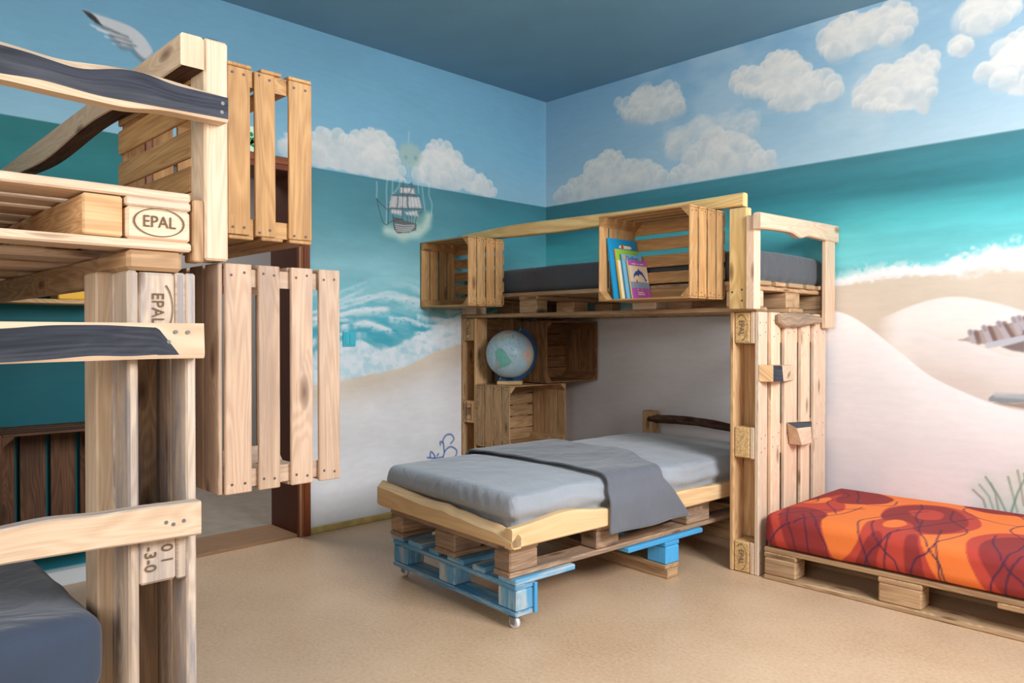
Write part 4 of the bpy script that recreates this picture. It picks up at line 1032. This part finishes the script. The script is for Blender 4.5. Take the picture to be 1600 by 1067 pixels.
def rect(x0, y0, x1, y1): return [(x0, y0), (x1, y0), (x1, y1), (x0, y1)]
t, Mx, w_ = book('tallest bright blue picture book, rearmost of those leaning in the loft crate', -1.062, -0.835, 0.305, 0.010, 1.440, 0.14, BK['blue'], BK['white'])
flat('title_band', Mx, [(.075, .265), (.09, .258), (.17, .258), (.185, .266), (.17, .274), (.09, .274)], BK['cream'], t)
flat('title_badge', Mx, [(.105+.012*math.cos(a*PI/4), .266+.012*math.sin(a*PI/4)) for a in range(8)], BK['red'], t, 0.0003)
t, Mx, w_ = book('green topped picture book between the tall blue book and the dolphin book', -1.030, -0.852, 0.252, 0.010, 1.458, 0.16, BK['green'], BK['white'], {'spine': BK['orange']})
flat('cover_picture', Mx, rect(.004, .004, w_-.004, .195), BK['cream'], t)
t, Mx, w_ = book('pale blue picture book directly behind the dolphin book', -1.005, -0.838, 0.228, 0.008, 1.474, 0.17, BK['sky'], BK['white'], {'spine': BK['teal']})
lettering('title_lettering', 'Delfine', 0.034, Mx @ Matrix.Translation((w_/2, 0.208, 0.0002)), BK['navy'], t)
flat('title_badge', Mx, [(.02+.011*math.cos(a*PI/4), .213+.011*math.sin(a*PI/4)) for a in range(8)], BK['orange'], t)
t, Mx, w_ = book('front picture book with a leaping dolphin on a violet cover', -0.978, -0.822, 0.200, 0.006, 1.490, 0.18, BK['violet'], BK['yellow'], {'spine': BK['yellow']})
flat('cover_picture', Mx, rect(.003, .060, w_-.003, .172), BK['cream'], t)
flat('sea_strip', Mx, rect(.003, .058, w_-.003, .090), BK['grey'], t, 0.0003)
flat('dolphin', Mx, [(.030, .108), (.036, .128), (.052, .142), (.074, .150), (.080, .160), (.086, .150), (.106, .142), (.122, .122), (.130, .108), (.138, .104), (.134, .096), (.126, .092), (.122, .104), (.108, .122), (.088, .130), (.078, .128), (.076, .116), (.066, .124), (.048, .122)], BK['navy'], t, 0.0006)
flat('boat', Mx, [(.045, .086), (.063, .086), (.055, .106)], BK['red'], t, 0.0007)
b = MB(Mx)
for x0, x1 in ((.03, .065), (.075, .088), (.096, .128)): b.box((x0, .180, .0001), (x1, .1835, .0006), bev=0)
b.build('subtitle_strip', BK['white'], t)
b = MB(Mx)
for x0, x1, y in ((.05, .10, .034), (.05, .105, .024), (.048, .056, .048), (.082, .09, .048)): b.box((x0, y, .0001), (x1, y+.005, .0006), bev=0)
b.build('caption_strip', BK['cream'], t)

# ================================================================== TRUNDLE BED rolled out from under the loft
BX, BY, BR = 1.775, -2.083, -0.066
mB = Matrix.Translation((BX, BY, 0)) @ Matrix.Rotation(BR, 4, 'Z')
bed = thing('trundle_bed', (BX-0.45, BY+0.9, 0), 'low pine bed on worn blue pallet supports with castors, rolled out from under the loft', 'bed')
def bf(o, X, Y): return mB @ frame(o, X, Y)
BW = 0.945
z0 = 0.19
pallet(bed, bf((-0.045, 0.03, z0), (0, 1, 0), (-1, 0, 0)), M['pallet_old'], L=1.9, W=0.84, H=0.140, bx=[(0, .145), (.47, .61), (1.08, 1.26), (1.755, 1.90)])
# side and front live-edge rails
n1 = wv(2.1, 0.010, 3.5)
b = wavy(bf((0.0, 0.0, 0), (0, 1, 0), (-1, 0, 0)), 0.002, 1.93, lambda y: 0.388+0.022*math.exp(-((y-0.30)/0.16)**2)+0.004*math.sin(y*8), lambda y: 0.314+0.002*math.sin(y*5), 0.042, 0.006, 60)
b.build('side_rail', M['live_edge'], bed)
b = wavy(bf((-BW, -0.001, 0), (1, 0, 0), (0, 1, 0)), 0.0, BW-0.0, lambda x: 0.404+0.022*sstep(0.42, 0.02, x)-0.018*sstep(0.5, 0.6, x)+0.012*math.exp(-((x-0.62)/0.1)**2)-0.02*sstep(BW-.12, BW, x), lambda x: 0.314, 0.046, 0.026, 50, rnd=0.012)
b.build('front_rail', M['live_edge'], bed)
b = MB(bf((0, 0, 0), (1, 0, 0), (0, 1, 0)))
b.box((-BW, 0.05, 0.335), (-BW+0.04, 1.93, 0.385), 1, 0.004); b.build('side_rail', M['live_edge'], bed)
# blue cut-down pallets as supports: front one and middle one, on castors
def support(y0, mtl, front):
    p = empty_part('support_pallet', bed, mB @ Vector((-0.45, y0, 0.05)))
    zt = z0-0.001
    b = MB(mB); b.box((-0.885, y0, 0.046), (-0.03, y0+0.10, 0.066), 0, 0.004); b.build('runner', M['blue_paint'] if front else M['pallet'], p)
    for x0 in ((-0.885, -0.53, -0.14) if front else (-0.885, -0.14)):
        b = MB(mB); b.box((x0, y0+0.004, 0.067), (x0+0.11, y0+0.098, 0.145), 2, 0.005); b.build('block', mtl, p)
    b = MB(mB); b.box((-0.885, y0, 0.146), (-0.03, y0+0.10, 0.1665), 0, 0.004); b.build('stringer', M['blue_paint'] if front else mtl, p)
    dk = ((-0.90, -0.80), (-0.755, -0.655), (-0.60, -0.53), (-0.46, -0.35), (-0.295, -0.215), (-0.13, -0.025)) if front else ((-0.885, -0.79), (-0.14, -0.03))
    for i, (x0, x1) in enumerate(dk):
        b = MB(mB); e = 0.31 if (i == 5 and front) else (0.16+0.05*(i % 2))
        b.box((x0, y0-0.004*(i % 2) if front else y0-0.25, 0.167), (x1, y0+(e if front else 0.28), zt), 1, 0.004); b.build('deck_board', M['blue_paint'] if front else mtl, p)
    if front:
        b = MB(mB); b.box((-0.028, y0+0.085, 0.05), (-0.018, y0+0.10, 0.165), 2, 0.002); b.build('edge_batten', M['blue_bright'], p)
support(0.045, M['blue_paint'], True)
support(0.93, M['blue_bright'], False)
def castor(x, y):
    p = empty_part('castor', bed, mB @ Vector((x, y, 0.02)))
    b = MB(mB)
    b.box((x-.018, y-.018, .0425), (x+.018, y+.018, .0455), bev=0.001)
    for s_ in (-1, 1): b.box((x-.012, y+s_*.0135-.0015, .016), (x+.012, y+s_*.0135+.0015, .043), 2, 0.001)
    b.build('fork', M['steel'], p)
    b = MB(mB); b.tube([(x, y-.008, .0225), (x, y+.008, .0225)], .022, 28); b.build('wheel', M['white_plastic'], p)
castor(-0.055, 0.062); castor(-0.845, 0.085)
# rear supports stand on the floor
b = MB(mB)
b.box((-0.885, 0.945, 0.0), (-0.03, 1.02, 0.0455), 0, 0.003); b.build('foot_bar', M['pallet'], bed)
b = MB(mB); b.box((-0.885, 1.72, 0.0), (-0.03, 1.80, 0.189), 0, 0.003); b.build('foot_bar', M['pallet'], bed)
# headboard: two posts and a bark-covered pole
for x in (-0.955, -0.08):
    b = MB(mB); b.box((x, 1.885, 0.335), (x+0.075, 1.955, 0.625), 2, 0.004); b.build('headboard_post', M['pine_honey'], bed)
pts = []; rad = []
for i in range(28):
    q = i/27; pts.append(tuple(mB @ Vector((-0.895+0.85*q, 1.875, 0.578+0.018*math.sin(q*4)-0.012*q)))); rad.append((0.016 if q < 0.05 else 0.024)+0.004*(float(fbm(np.array([q*14]), np.array([2.0]), 1.0, 3)[0])-0.5)*2)
b = MB(); b.tube(pts, rad, 14); b.build('bark_pole', M['bark_brown'], bed)

def over_rails(S, N, T):
    k = sstep(0.395, 0.43, S[:, 2])*(1-0.3*sstep(0.43, 0.5, S[:, 2]))
    S = S.copy()
    S[:, 0] += k*0.030*np.sign(T[:, 0]-0.5)*sstep(0.35, 0.5, np.abs(T[:, 0]-0.5)); S[:, 1] -= k*0.032*sstep(0.06, 0.0, T[:, 1])
    # pulled sheet: diagonal gathers at the front corners
    g = np.sin(S[:, 0]*95+S[:, 2]*70)*0.0035*(N[:, 1] < -0.6)*sstep(0.25, 0.0, np.abs(T[:, 0]-0.78))
    S[:, 1] += g
    g2 = np.sin(S[:, 2]*110+S[:, 1]*9+2*np.sin(S[:, 1]*13))*0.0035*(N[:, 0] > 0.6)
    S[:, 0] += g2
    return S
mt = soft_box('mattress', (-BW+0.05, 0.055, 0.338), (-0.05, 1.86, 0.500), 0.032, M['sheet_light'], None, 0.018, 0.014, 0.005, 8.0, Mx=mB, seed=4.0, bulge=over_rails)
tag(mt, 'pale grey sheeted mattress lying on the rolled-out pine bed', 'mattress')
# folded grey cover laid across the bed, hanging over the near side
def cover_sheet():
    nu, nv = 90, 46
    xl, xr, zt, rr = -BW+0.004, -0.004, 0.520, 0.045
    flat_ = xr-xl-rr*2; drop = 0.19
    arc = rr*PI/2; tot = 0.10+arc+flat_+arc+drop
    V = []
    for i in range(nu+1):
        s_ = tot*i/nu
        for j in range(nv+1):
            q = j/nv
            # left drop, left arc, top, right arc, right drop
            d = s_
            if d < 0.10: x, z = xl, zt-rr-(0.10-d)
            elif d < 0.10+arc: a = (d-0.10)/rr; x, z = xl+rr-rr*math.cos(a), zt-rr+rr*math.sin(a)
            elif d < 0.10+arc+flat_: x, z = xl+rr+(d-0.10-arc), zt
            elif d < 0.10+2*arc+flat_: a = (d-0.10-arc-flat_)/rr; x, z = xr-rr+rr*math.sin(a), zt-rr+rr*math.cos(a)
            else:
                z = zt-rr-(d-0.10-2*arc-flat_); x = xr+0.020*sstep(zt-rr, 0.405, z)
            u = (s_-0.10)/(tot-0.10)
            y0 = 0.50+0.035*math.sin(u*3.0)-0.04*max(0, u-0.75)*4*0.3
            y1 = 1.06-0.19*sstep(0.45, 0.80, u)+0.17*max(0, (s_-(tot-drop))/drop)
            if s_ > tot-drop: y0 += 0.02*(s_-(tot-drop))/drop
            y = y0+(y1-y0)*q
            n_ = float(fbm(np.array([x*6+z*5]), np.array([y*5.0]), 2.0, 3)[0])-0.5
            if s_ > tot-drop-arc: x += n_*0.022+0.012*math.sin(y*16+z*6)*max(0, (s_-(tot-drop-arc))/(drop+arc))
            elif z >= zt-0.001: z += n_*0.014+0.016*16*(max(0, min(1, (x+BW-.05)/(BW-.1)))*(1-max(0, min(1, (x+BW-.05)/(BW-.1)))))**0.4*0.03
            V.append(tuple(mB @ Vector((x, y, z))))
    m_ = nv+1
    Q = [(i*m_+j, (i+1)*m_+j, (i+1)*m_+j+1, i*m_+j+1) for i in range(nu) for j in range(nv)]
    o = np_mesh('bed_cover', V, Q, M['sheet_mid'], None, None, True)
    sd = o.modifiers.new('thickness', 'SOLIDIFY'); sd.thickness = 0.008; sd.offset = 1.0
    return tag(o, 'folded dark grey cover laid across the pale grey mattress, hanging over its side', 'bed cover')
cover_sheet()

# ================================================================== DAYBED along the right wall
day = thing('daybed_base', (3.2, -0.4, 0), 'low daybed base of honey coloured pallets under the orange patterned mattress', 'daybed')
pallet(day, frame((2.098, -0.815, 0.0), (1, 0, 0), (0, 1, 0)), M['pallet'], bx=[(0, .15), (.49, .655), (.905, 1.05)], skip=((2, 0),))
pallet(day, frame((3.302, -0.815, 0.0), (1, 0, 0), (0, 1, 0)), M['pallet'], L=0.95)
OR, RD, DK, LN = (238, 124, 60), (190, 70, 56), (146, 52, 50), (62, 38, 70)
BLOBS = [(RD, [(2.05, -1.0), (2.05, -.45), (2.10, -.2), (2.14, .0), (2.24, .0), (2.26, -.2), (2.22, -.33), (2.30, -.42), (2.34, -.55), (2.31, -.66), (2.37, -.85), (2.39, -1.0)]),
 (OR, [(2.11, -.50), (2.14, -.34), (2.20, -.33), (2.22, -.44), (2.16, -.52)]),
 (DK, [(2.09, -.53), (2.12, -.2), (2.15, .0), (2.20, .01), (2.33, -.06), (2.42, -.14), (2.42, -.28), (2.33, -.38), (2.26, -.40), (2.22, -.32), (2.20, -.2), (2.17, -.34), (2.14, -.5)]),
 (DK, [(2.14, -.66), (2.22, -.60), (2.32, -.66), (2.35, -.80), (2.385, -1.0), (2.25, -1.0), (2.18, -.85)]),
 (DK, [(2.05, -.74), (2.12, -.80), (2.16, -.92), (2.14, -1.0), (2.05, -1.0)]),
 (RD, [(2.44, -1.0), (2.49, -.90), (2.52, -.82), (2.50, -.68), (2.52, -.56), (2.47, -.42), (2.48, -.28), (2.55, -.17), (2.66, -.14), (2.75, -.2), (2.82, -.3), (2.86, -.45), (2.83, -.60), (2.77, -.70), (2.73, -.75), (2.77, -.87), (2.79, -1.0)]),
 (OR, [(2.555, -.66), (2.56, -.58), (2.60, -.56), (2.635, -.62), (2.62, -.70), (2.58, -.72)]),
 (DK, [(2.49, -.50), (2.48, -.36), (2.51, -.25), (2.57, -.18), (2.66, -.16), (2.74, -.25), (2.80, -.38), (2.82, -.50), (2.81, -.60), (2.76, -.69), (2.69, -.70), (2.65, -.60), (2.58, -.55), (2.54, -.60)]),
 (RD, [(2.56, -.34), (2.62, -.26), (2.68, -.30), (2.70, -.42), (2.65, -.48), (2.59, -.42)]),
 (DK, [(2.49, -1.0), (2.53, -.88), (2.57, -.80), (2.61, -.82), (2.59, -.90), (2.575, -1.0)]),
 (DK, [(2.69, -.78), (2.72, -.76), (2.755, -.88), (2.76, -1.0), (2.70, -1.0)]),
 (DK, [(2.70, -.06), (2.78, .0), (2.98, .0), (3.02, -.1), (2.90, -.12), (2.80, -.14)]),
 (RD, [(2.90, -.80), (2.88, -.66), (2.93, -.52), (3.02, -.46), (3.14, -.48), (3.24, -.60), (3.26, -.8), (3.20, -1.0), (3.02, -1.0), (2.95, -.92)]),
 (DK, [(2.94, -.80), (2.93, -.66), (2.98, -.55), (3.06, -.52), (3.14, -.60), (3.12, -.75), (3.16, -1.0), (3.06, -1.0), (2.99, -.90)]),
 (RD, [(3.4, -.3), (3.5, -.05), (3.7, -.1), (3.8, -.4), (3.6, -.6), (3.45, -.5)]), (DK, [(3.5, -.7), (3.7, -.6), (3.9, -.7), (3.9, -1.0), (3.6, -1.0)])]
LINES = [[(2.25, -.68), (2.31, -.77), (2.36, -.854), (2.385, -.91), (2.39, -1.0)], [(2.24, -.73), (2.28, -.80), (2.30, -.878), (2.31, -1.0)], [(2.14, -.66), (2.20, -.80), (2.24, -.9), (2.25, -1.0)],
 [(2.38, -.42), (2.36, -.62), (2.28, -.78), (2.18, -.86), (2.14, -.92), (2.11, -1.0)], [(2.62, -.30), (2.55, -.45), (2.48, -.62), (2.47, -.70), (2.51, -.81), (2.53, -.864), (2.55, -.923), (2.56, -1.0)],
 [(2.51, -.64), (2.53, -.72), (2.57, -.81), (2.62, -.874), (2.66, -.913), (2.67, -1.0)], [(2.80, -.30), (2.70, -.58), (2.66, -.70), (2.61, -.83), (2.56, -.893), (2.52, -1.0)], [(2.66, -.5), (2.70, -.68), (2.78, -.832), (2.82, -.89), (2.84, -1.0)],
 [(2.70, -.22), (2.74, -.4), (2.84, -.55), (2.83, -.70), (2.78, -.837), (2.73, -.886), (2.70, -1.0)], [(2.76, -.60), (2.79, -.76), (2.81, -.863), (2.82, -1.0)], [(2.64, -.72), (2.63, -.80), (2.62, -.885), (2.61, -1.0)],
 [(2.94, -.55), (2.96, -.68), (3.03, -.84), (3.09, -.90), (3.12, -1.0)], [(3.05, -.60), (3.05, -.73), (3.02, -.847), (2.99, -.906), (2.98, -1.0)], [(3.2, -.6), (3.1, -.75), (3.04, -.88), (3.03, -1.0)], [(2.55, -.17), (2.58, -.25), (2.61, -.43), (2.66, -.56)],
 [(2.16, -.12), (2.24, -.22), (2.22, -.42), (2.31, -.56), (2.34, -.62)], [(2.20, -.02), (2.28, -.2), (2.34, -.35), (2.46, -.30), (2.45, -.18)], [(2.74, -.04), (2.72, -.15), (2.82, -.28), (2.96, -.32), (2.98, -.22), (2.9, -.06)], [(3.1, -.1), (3.0, -.25), (2.96, -.42), (3.06, -.58)], [(2.12, -.3), (2.18, -.45), (2.12, -.55)], [(2.16, -.80), (2.30, -.56), (2.40, -.45)]]
def orange_paint(S):
    s_ = np.where(S[:, 2] > 0.277, S[:, 1], np.where(S[:, 1] < -0.6, -0.805-(0.30-S[:, 2]), S[:, 1]))
    P = Paint(S[:, 0].copy(), s_)
    P.fill(OR)
    for col_, q in BLOBS: P.poly(closed_curve(q), col_, 1, 0.003, 0.004, 7)
    for q in LINES:
        q2 = curve(q)
        P.stroke(q2, 0.0028, LN, 0.88, 0.003)
    return np.clip(P.c, 0, 255)
M['orange_print'] = painted('printed_cotton', 0.8, 0.03, False, 0.05)
om = soft_box('mattress', (2.098, -0.825, 0.147), (4.1, -0.012, 0.300), 0.045, M['orange_print'], None, 0.0056, 0.004, 0.003, 5.0, orange_paint)
tag(om, 'orange and dark red printed mattress on the low pallet daybed', 'mattress')

# ================================================================== BUNK BED on the left, close to the camera
bunk = thing('bunk_bed', (1.0, -3.8, 0), 'tall weathered pallet bunk bed nearest the camera, with black bark guard rails', 'bunk bed')
BXF = 2.015
# upright end pallet (boards towards the door, runners towards the bed)
mT = frame((BXF-0.205, -3.455, 0), (0, 0, 1), (1, 0, 0))
pt_ = pallet(bunk, mT, M['weathered'], L=1.235, W=0.205, bx=[(0.02, .145), (.555, .70), (1.09, 1.235)], by=[(0.0, .075), (.085, .110), (.115, .205)], slats=((0, .37), (.43, .8)))
brand_oval(frame((BXF+0.0004, -3.394, 1.155), (0, 0, -1), (0, 1, 0)), 0.118, 0.062, 'EPAL', M['ink'], pt_, 0.036, (0.05, 0.42))
for tx, y, z in (('-3-0', -3.412, 0.612), ('0 1', -3.377, 0.618)):
    lettering('stamp', tx, 0.034, frame((BXF+0.0004, y, z), (0, 0, -1), (0, 1, 0)), M['ink'], pt_)
b = MB(); b.box((1.836, -3.388, 0.02), (1.852, -3.338, 1.09), 2, 0.003); b.build('infill_board', M['pallet_old'], pt_)
# posts
b = MB(); b.box((1.815, -3.485, 0), (1.905, -3.441, 1.236), 2, 0.004); b.build('post', M['board_pale'], bunk)
b = MB(); b.box((1.905, -4.33, 0), (1.995, -4.286, 1.236), 2, 0.004); b.build('post', M['board_pale'], bunk)
b = MB(); b.box((0.06, -4.33, 0), (0.15, -4.286, 1.236), 2, 0.004); b.build('post', M['board_pale'], bunk)
b = MB(); b.box((1.80, -3.453, 1.2365), (BXF-0.006, -3.338, 1.281), 1, 0.008); b.build('spacer_block', M['pallet'], bunk)
b = MB(); b.box((0.03, -3.440, 1.212), (1.795, -3.400, 1.281), 0, 0.004); b.build('side_beam', M['pallet'], bunk)
b = MB(); b.box((0.03, -4.33, 1.2365), (1.995, -4.286, 1.281), 0, 0.004); b.build('side_beam', M['pallet'], bunk)
# upper deck: pallets seen from below
dk = pallet(bunk, frame((BXF-0.8, -3.320, 1.2825), (0, -1, 0), (1, 0, 0)), M['pine'], L=1.02, H=0.130, bx=[(0, .138), (.46, .60), (.88, 1.02)])
brand_oval(frame((BXF+0.0004, -3.389, 1.3415), (0, 1, 0), (0, 0, 1)), 0.100, 0.058, 'EPAL', M['ink'], dk, 0.036)
pallet(bunk, frame((BXF-1.605, -3.320, 1.2825), (0, -1, 0), (1, 0, 0)), M['pallet'], L=1.02, H=0.130)
b = MB(); b.box((0.03, -4.33, 1.2825), (0.405, -3.325, 1.41), 1, 0.004); b.build('end_panel', M['pallet'], bunk)
b = MB(); b.box((1.25, -3.538, 1.304), (BXF-0.004, -3.462, 1.3895), 0, 0.004); b.build('cross_beam', M['pine_honey'], bunk)
# corner post and filler above the deck
b = MB(); b.box((1.930, -3.289, 1.268), (2.012, -3.234, 1.772), 2, 0.005); b.build('corner_post', M['board_pale'], bunk)
b = MB(); b.box((1.960, -3.3155, 1.262), (2.010, -3.2905, 1.402), 2, 0.003); b.build('filler_board', M['pallet'], bunk)
b = MB(); b.box((1.930, -4.34, 1.268), (2.012, -4.325, 1.70), 2, 0.005); b.build('corner_post', M['board_pale'], bunk)
L1 = 1.10
# upper front rail with charred bark; local x runs along -y from the far end
def along(y_end, xf): return frame((xf, y_end-L1, 0), (0, 1, 0), (-1, 0, 0))     # local x runs towards the far end
def rev(f): return lambda x: f(L1-x)
def pick(xs, zs): return lambda x: float(np.interp(x, xs, zs))
def smooth(xs, zs):
    xs_ = np.linspace(xs[0], xs[-1], 160); zz_ = np.interp(xs_, xs, zs); kk = np.hanning(15); kk /= kk.sum()
    zz_ = np.convolve(np.pad(zz_, 7, 'edge'), kk, 'valid'); return lambda x: float(np.interp(x, xs_, zz_))
X1 = [0, .145, .21, .33, .43, 0.7, L1]
t1 = smooth(X1, [1.637, 1.649, 1.652, 1.638, 1.648, 1.65, 1.65]); b1 = smooth(X1, [1.577, 1.577, 1.566, 1.570, 1.574, 1.57, 1.57])
u1 = smooth([0, .13, .17, .22, .30, .38, .43, .7, L1], [1.632, 1.634, 1.645, 1.645, 1.622, 1.633, 1.637, 1.63, 1.63])
l1 = smooth([0, .18, .27, .37, .43, .7, L1], [1.584, 1.580, 1.578, 1.588, 1.583, 1.58, 1.58])
b = wavy(along(-3.253, 2.056), 0.0, L1, rev(t1), rev(b1), 0.042, 0.016, 90, rev(lambda x: (u1(x), l1(x))))
b.M = Matrix.Identity(4)
for y, z in ((-3.266, 1.617), (-3.268, 1.597)): b.tube([(2.056-0.001, y, z), (2.056+0.0008, y, z)], 0.0042, 12, mi=3)
b.build('upper_guard_rail', [M['board_pale'], M['bark_black'], M['board_pale'], M['screw']], bunk)
X2 = [0, .1, .2, .3, .4, .8, L1]
t2 = smooth(X2, [1.123]*5+[1.123, 1.12]); b2 = smooth(X2, [1.046, 1.047, 1.046, 1.045, 1.043, 1.04, 1.04])
u2_ = smooth([0, .06, .10, .2, .30, .38, .8, L1], [1.112, 1.112, 1.113, 1.118, 1.117, 1.109, 1.11, 1.11]); l2_ = smooth([0, .06, .10, .16, .22, .30, .38, .8, L1], [1.056, 1.056, 1.056, 1.053, 1.057, 1.050, 1.046, 1.05, 1.05])
def edge2(x):
    # the bark ends in a slanting cut
    if x < 0.055: return (1.0551, 1.0550)
    if x < 0.10:
        z = 1.056+(x-0.055)/0.045*(1.114-1.056); return (z, 1.0545)
    return (u2_(x), l2_(x))
b = wavy(along(-3.310, 2.060), 0.0, L1, rev(t2), rev(b2), 0.040, 0.004, 160, rev(edge2))
b.M = Matrix.Identity(4)
for y, z in ((-3.346, 1.1035), (-3.372, 1.104), (-3.387, 1.083)): b.tube([(2.06-0.001, y, z), (2.06+0.0008, y, z)], 0.0042, 12, mi=3)
b.build('middle_guard_rail', [M['board_pale'], M['bark_black'], M['pine'], M['screw']], bunk)
X3 = [0, .12, .2, .3, .38, .7, L1]
t3 = smooth(X3, [0.731, 0.735, 0.734, 0.741, 0.734, .73, .73]); b3 = smooth(X3, [0.656, 0.661, 0.664, 0.667, 0.668, .66, .66])
b = wavy(along(-3.318, 2.057), 0.0, L1, rev(t3), rev(b3), 0.040, 0.003, 60, rev(lambda x: (t3(x)-0.003, b3(x)+0.004)))
b.M = Matrix.Identity(4)
for y, z in ((-3.356, 0.694), (-3.378, 0.690), (-3.393, 0.6965)): b.tube([(2.057-0.001, y, z), (2.057+0.0008, y, z)], 0.0042, 12, mi=3)
b.build('lower_guard_rail', [M['weathered'], M['board_pale'], M['board_pale'], M['screw']], bunk)
# far guard rail: a squared beam with waney underside running back to the wall
mF = frame((0.04, -3.343, 0), (1, 0, 0), (0, 1, 0))
tF = lambda x: 1.752+0.008*x; bF = lambda x: 1.684+0.006*x+0.010*math.sin(x*6.0)*sstep(1.9, 1.5, x)
b = wavy(mF, 0.0, 1.975, tF, bF, 0.052, 0.004, 60, lambda x: (tF(x)-0.004, bF(x)+0.002))
b.build('far_guard_rail', [M['board_pale'], M['board_pale'], M['bark_brown']], bunk)

bm = soft_box('mattress', (0.06, -4.28, 0.335), (2.008, -3.492, 0.512), 0.05, M['sheet_navy'], None, 0.03, 0.015, 0.006, 5.0, seed=2.0)
tag(bm, 'slate blue sheeted mattress on the lowest deck of the near bunk bed', 'mattress')
ld = pallet(bunk, frame((0.42, -3.50, 0.20), (0, -1, 0), (1, 0, 0)), M['weathered'], L=0.78, H=0.132, W=0.78)
pallet(bunk, frame((1.21, -3.50, 0.20), (0, -1, 0), (1, 0, 0)), M['weathered'], L=0.78, H=0.132, W=0.78)
b = MB(); b.box((0.42, -4.27, 0.0), (1.98, -4.20, 0.199), 0, 0.004); b.build('floor_beam', M['weathered'], bunk)
b = MB(); b.box((0.42, -3.60, 0.0), (1.98, -3.53, 0.199), 0, 0.004); b.build('floor_beam', M['weathered'], bunk)

# crates on the bunk's end
UC = crate('wooden_crate', frame((1.925, -3.288, 1.335), (-1, 0, 0), (0, 0, 1)), 0.515, 0.431, 0.320, 'tan crate beside the top rail of the near bunk, before the green exit sign', M['crate_tan'], 'fruit crates', 4, 5, 4, 0.020, th=0.009, wvar=0.004, erows=[(0.0, .058), (.080, .138), (.150, .205), (.242, .308)])
LC = crate('wooden_crate', frame((1.63, -3.250, 0.722), (0, 0, 1), (1, 0, 0)), 0.543, 0.370, 0.320, 'rosy grey upright crate on the near bunk, hanging in front of the doorway', M['crate_rose'], 'fruit crates', 4, 4, 4, 0.022, th=0.011, wvar=0.005)
crate('wooden_crate', frame((0.016, -2.925, 0.218), (0, 0, 1), (0, -1, 0)), 0.495, 0.455, 0.295, 'dark brown crate on the teal wall inside the near bunk bed', M['crate_dark'], 'fruit crates', 4, 4, 4, 0.018, th=0.010)
# little wall shelf with a yellow box under the upper deck
b = MB(); b.box((0.002, -3.42, 1.225), (0.20, -2.96, 1.243), 1, 0.003)
sh = tag(b.build('wall_shelf', M['pine_honey']), 'narrow pine wall shelf under the upper deck of the near bunk bed', 'shelf')
M['yellow_box'] = plain('yellow_card', c(236, 178, 36), 0.5, 0.3)
yb = thing('storage_box', (0.1, -3.06, 1.2435), 'plain yellow box standing on the small wall shelf in the bunk', 'box')
b = MB(); b.box((0.04, -3.145, 1.2435), (0.17, -2.985, 1.345), 2, 0.004); b.build('body', M['yellow_box'], yb)
b = MB(); b.box((0.036, -3.149, 1.3452), (0.174, -2.981, 1.366), 1, 0.004); b.build('lid', M['yellow_box'], yb)

# exit sign above the door, seen between the crate slats
M['sign_pale'] = plain('sign_pale_green', c(206, 232, 204), 0.4, 0.3)
M['sign_green'] = plain('sign_green', c(18, 128, 78), 0.4, 0.3)
sg = thing('exit_sign', (0.0, -2.30, 2.10), 'small pale green emergency exit sign above the door', 'sign')
b = MB(); b.box((0.0005, -2.45, 2.035), (0.006, -2.15, 2.168), 1, 0.001, (1, 1, 1)); b.build('panel', M['sign_pale'], sg)
Ms = frame((0.0062, -2.45, 2.035), (0, 1, 0), (0, 0, 1))
flat('arrow', Ms, [(.02, .045), (.06, .045), (.06, .02), (.105, .066), (.06, .112), (.06, .087), (.02, .087)], M['sign_green'], sg)
flat('doorway_symbol', Ms, rect(.128, .014, .172, .118), M['sign_green'], sg)
b = MB(Ms)
b.loft([[(x, y, z) for x, y in [(.222, .104), (.232, .098), (.234, .086), (.226, .078), (.216, .082), (.214, .096)]] for z in (0, .0004)], True, True)
b.loft([[(x, y, z) for x, y in [(.182, .070), (.200, .078), (.224, .074), (.236, .056), (.252, .054), (.252, .062), (.241, .064), (.231, .078), (.222, .050), (.244, .034), (.262, .012), (.252, .008), (.236, .026), (.212, .036), (.206, .022), (.180, .016), (.178, .025), (.198, .032), (.206, .052), (.210, .066), (.198, .068), (.186, .060)]] for z in (0, .0004)], True, True)
b.build('running_figure', M['sign_green'], sg)
# painted-over light switch on the mural
M['switch'] = plain('painted_switch', c(70, 186, 204), 0.45, 0.4)
sw = thing('light_switch', (0.0, -1.646, 1.07), 'double light switch plate painted turquoise like the waves around it', 'switch')
b = MB(); b.box((0.0005, -1.688, 1.028), (0.010, -1.606, 1.112), bev=0.003, tint=(1, 1, 1)); b.build('plate', M['switch'], sw)
for y0 in (-1.678, -1.646):
    b = MB(); b.box((0.0102, y0, 1.040), (0.014, y0+0.030, 1.100), bev=0.002, tint=(1, 1, 1)); b.build('rocker', M['switch'], sw)
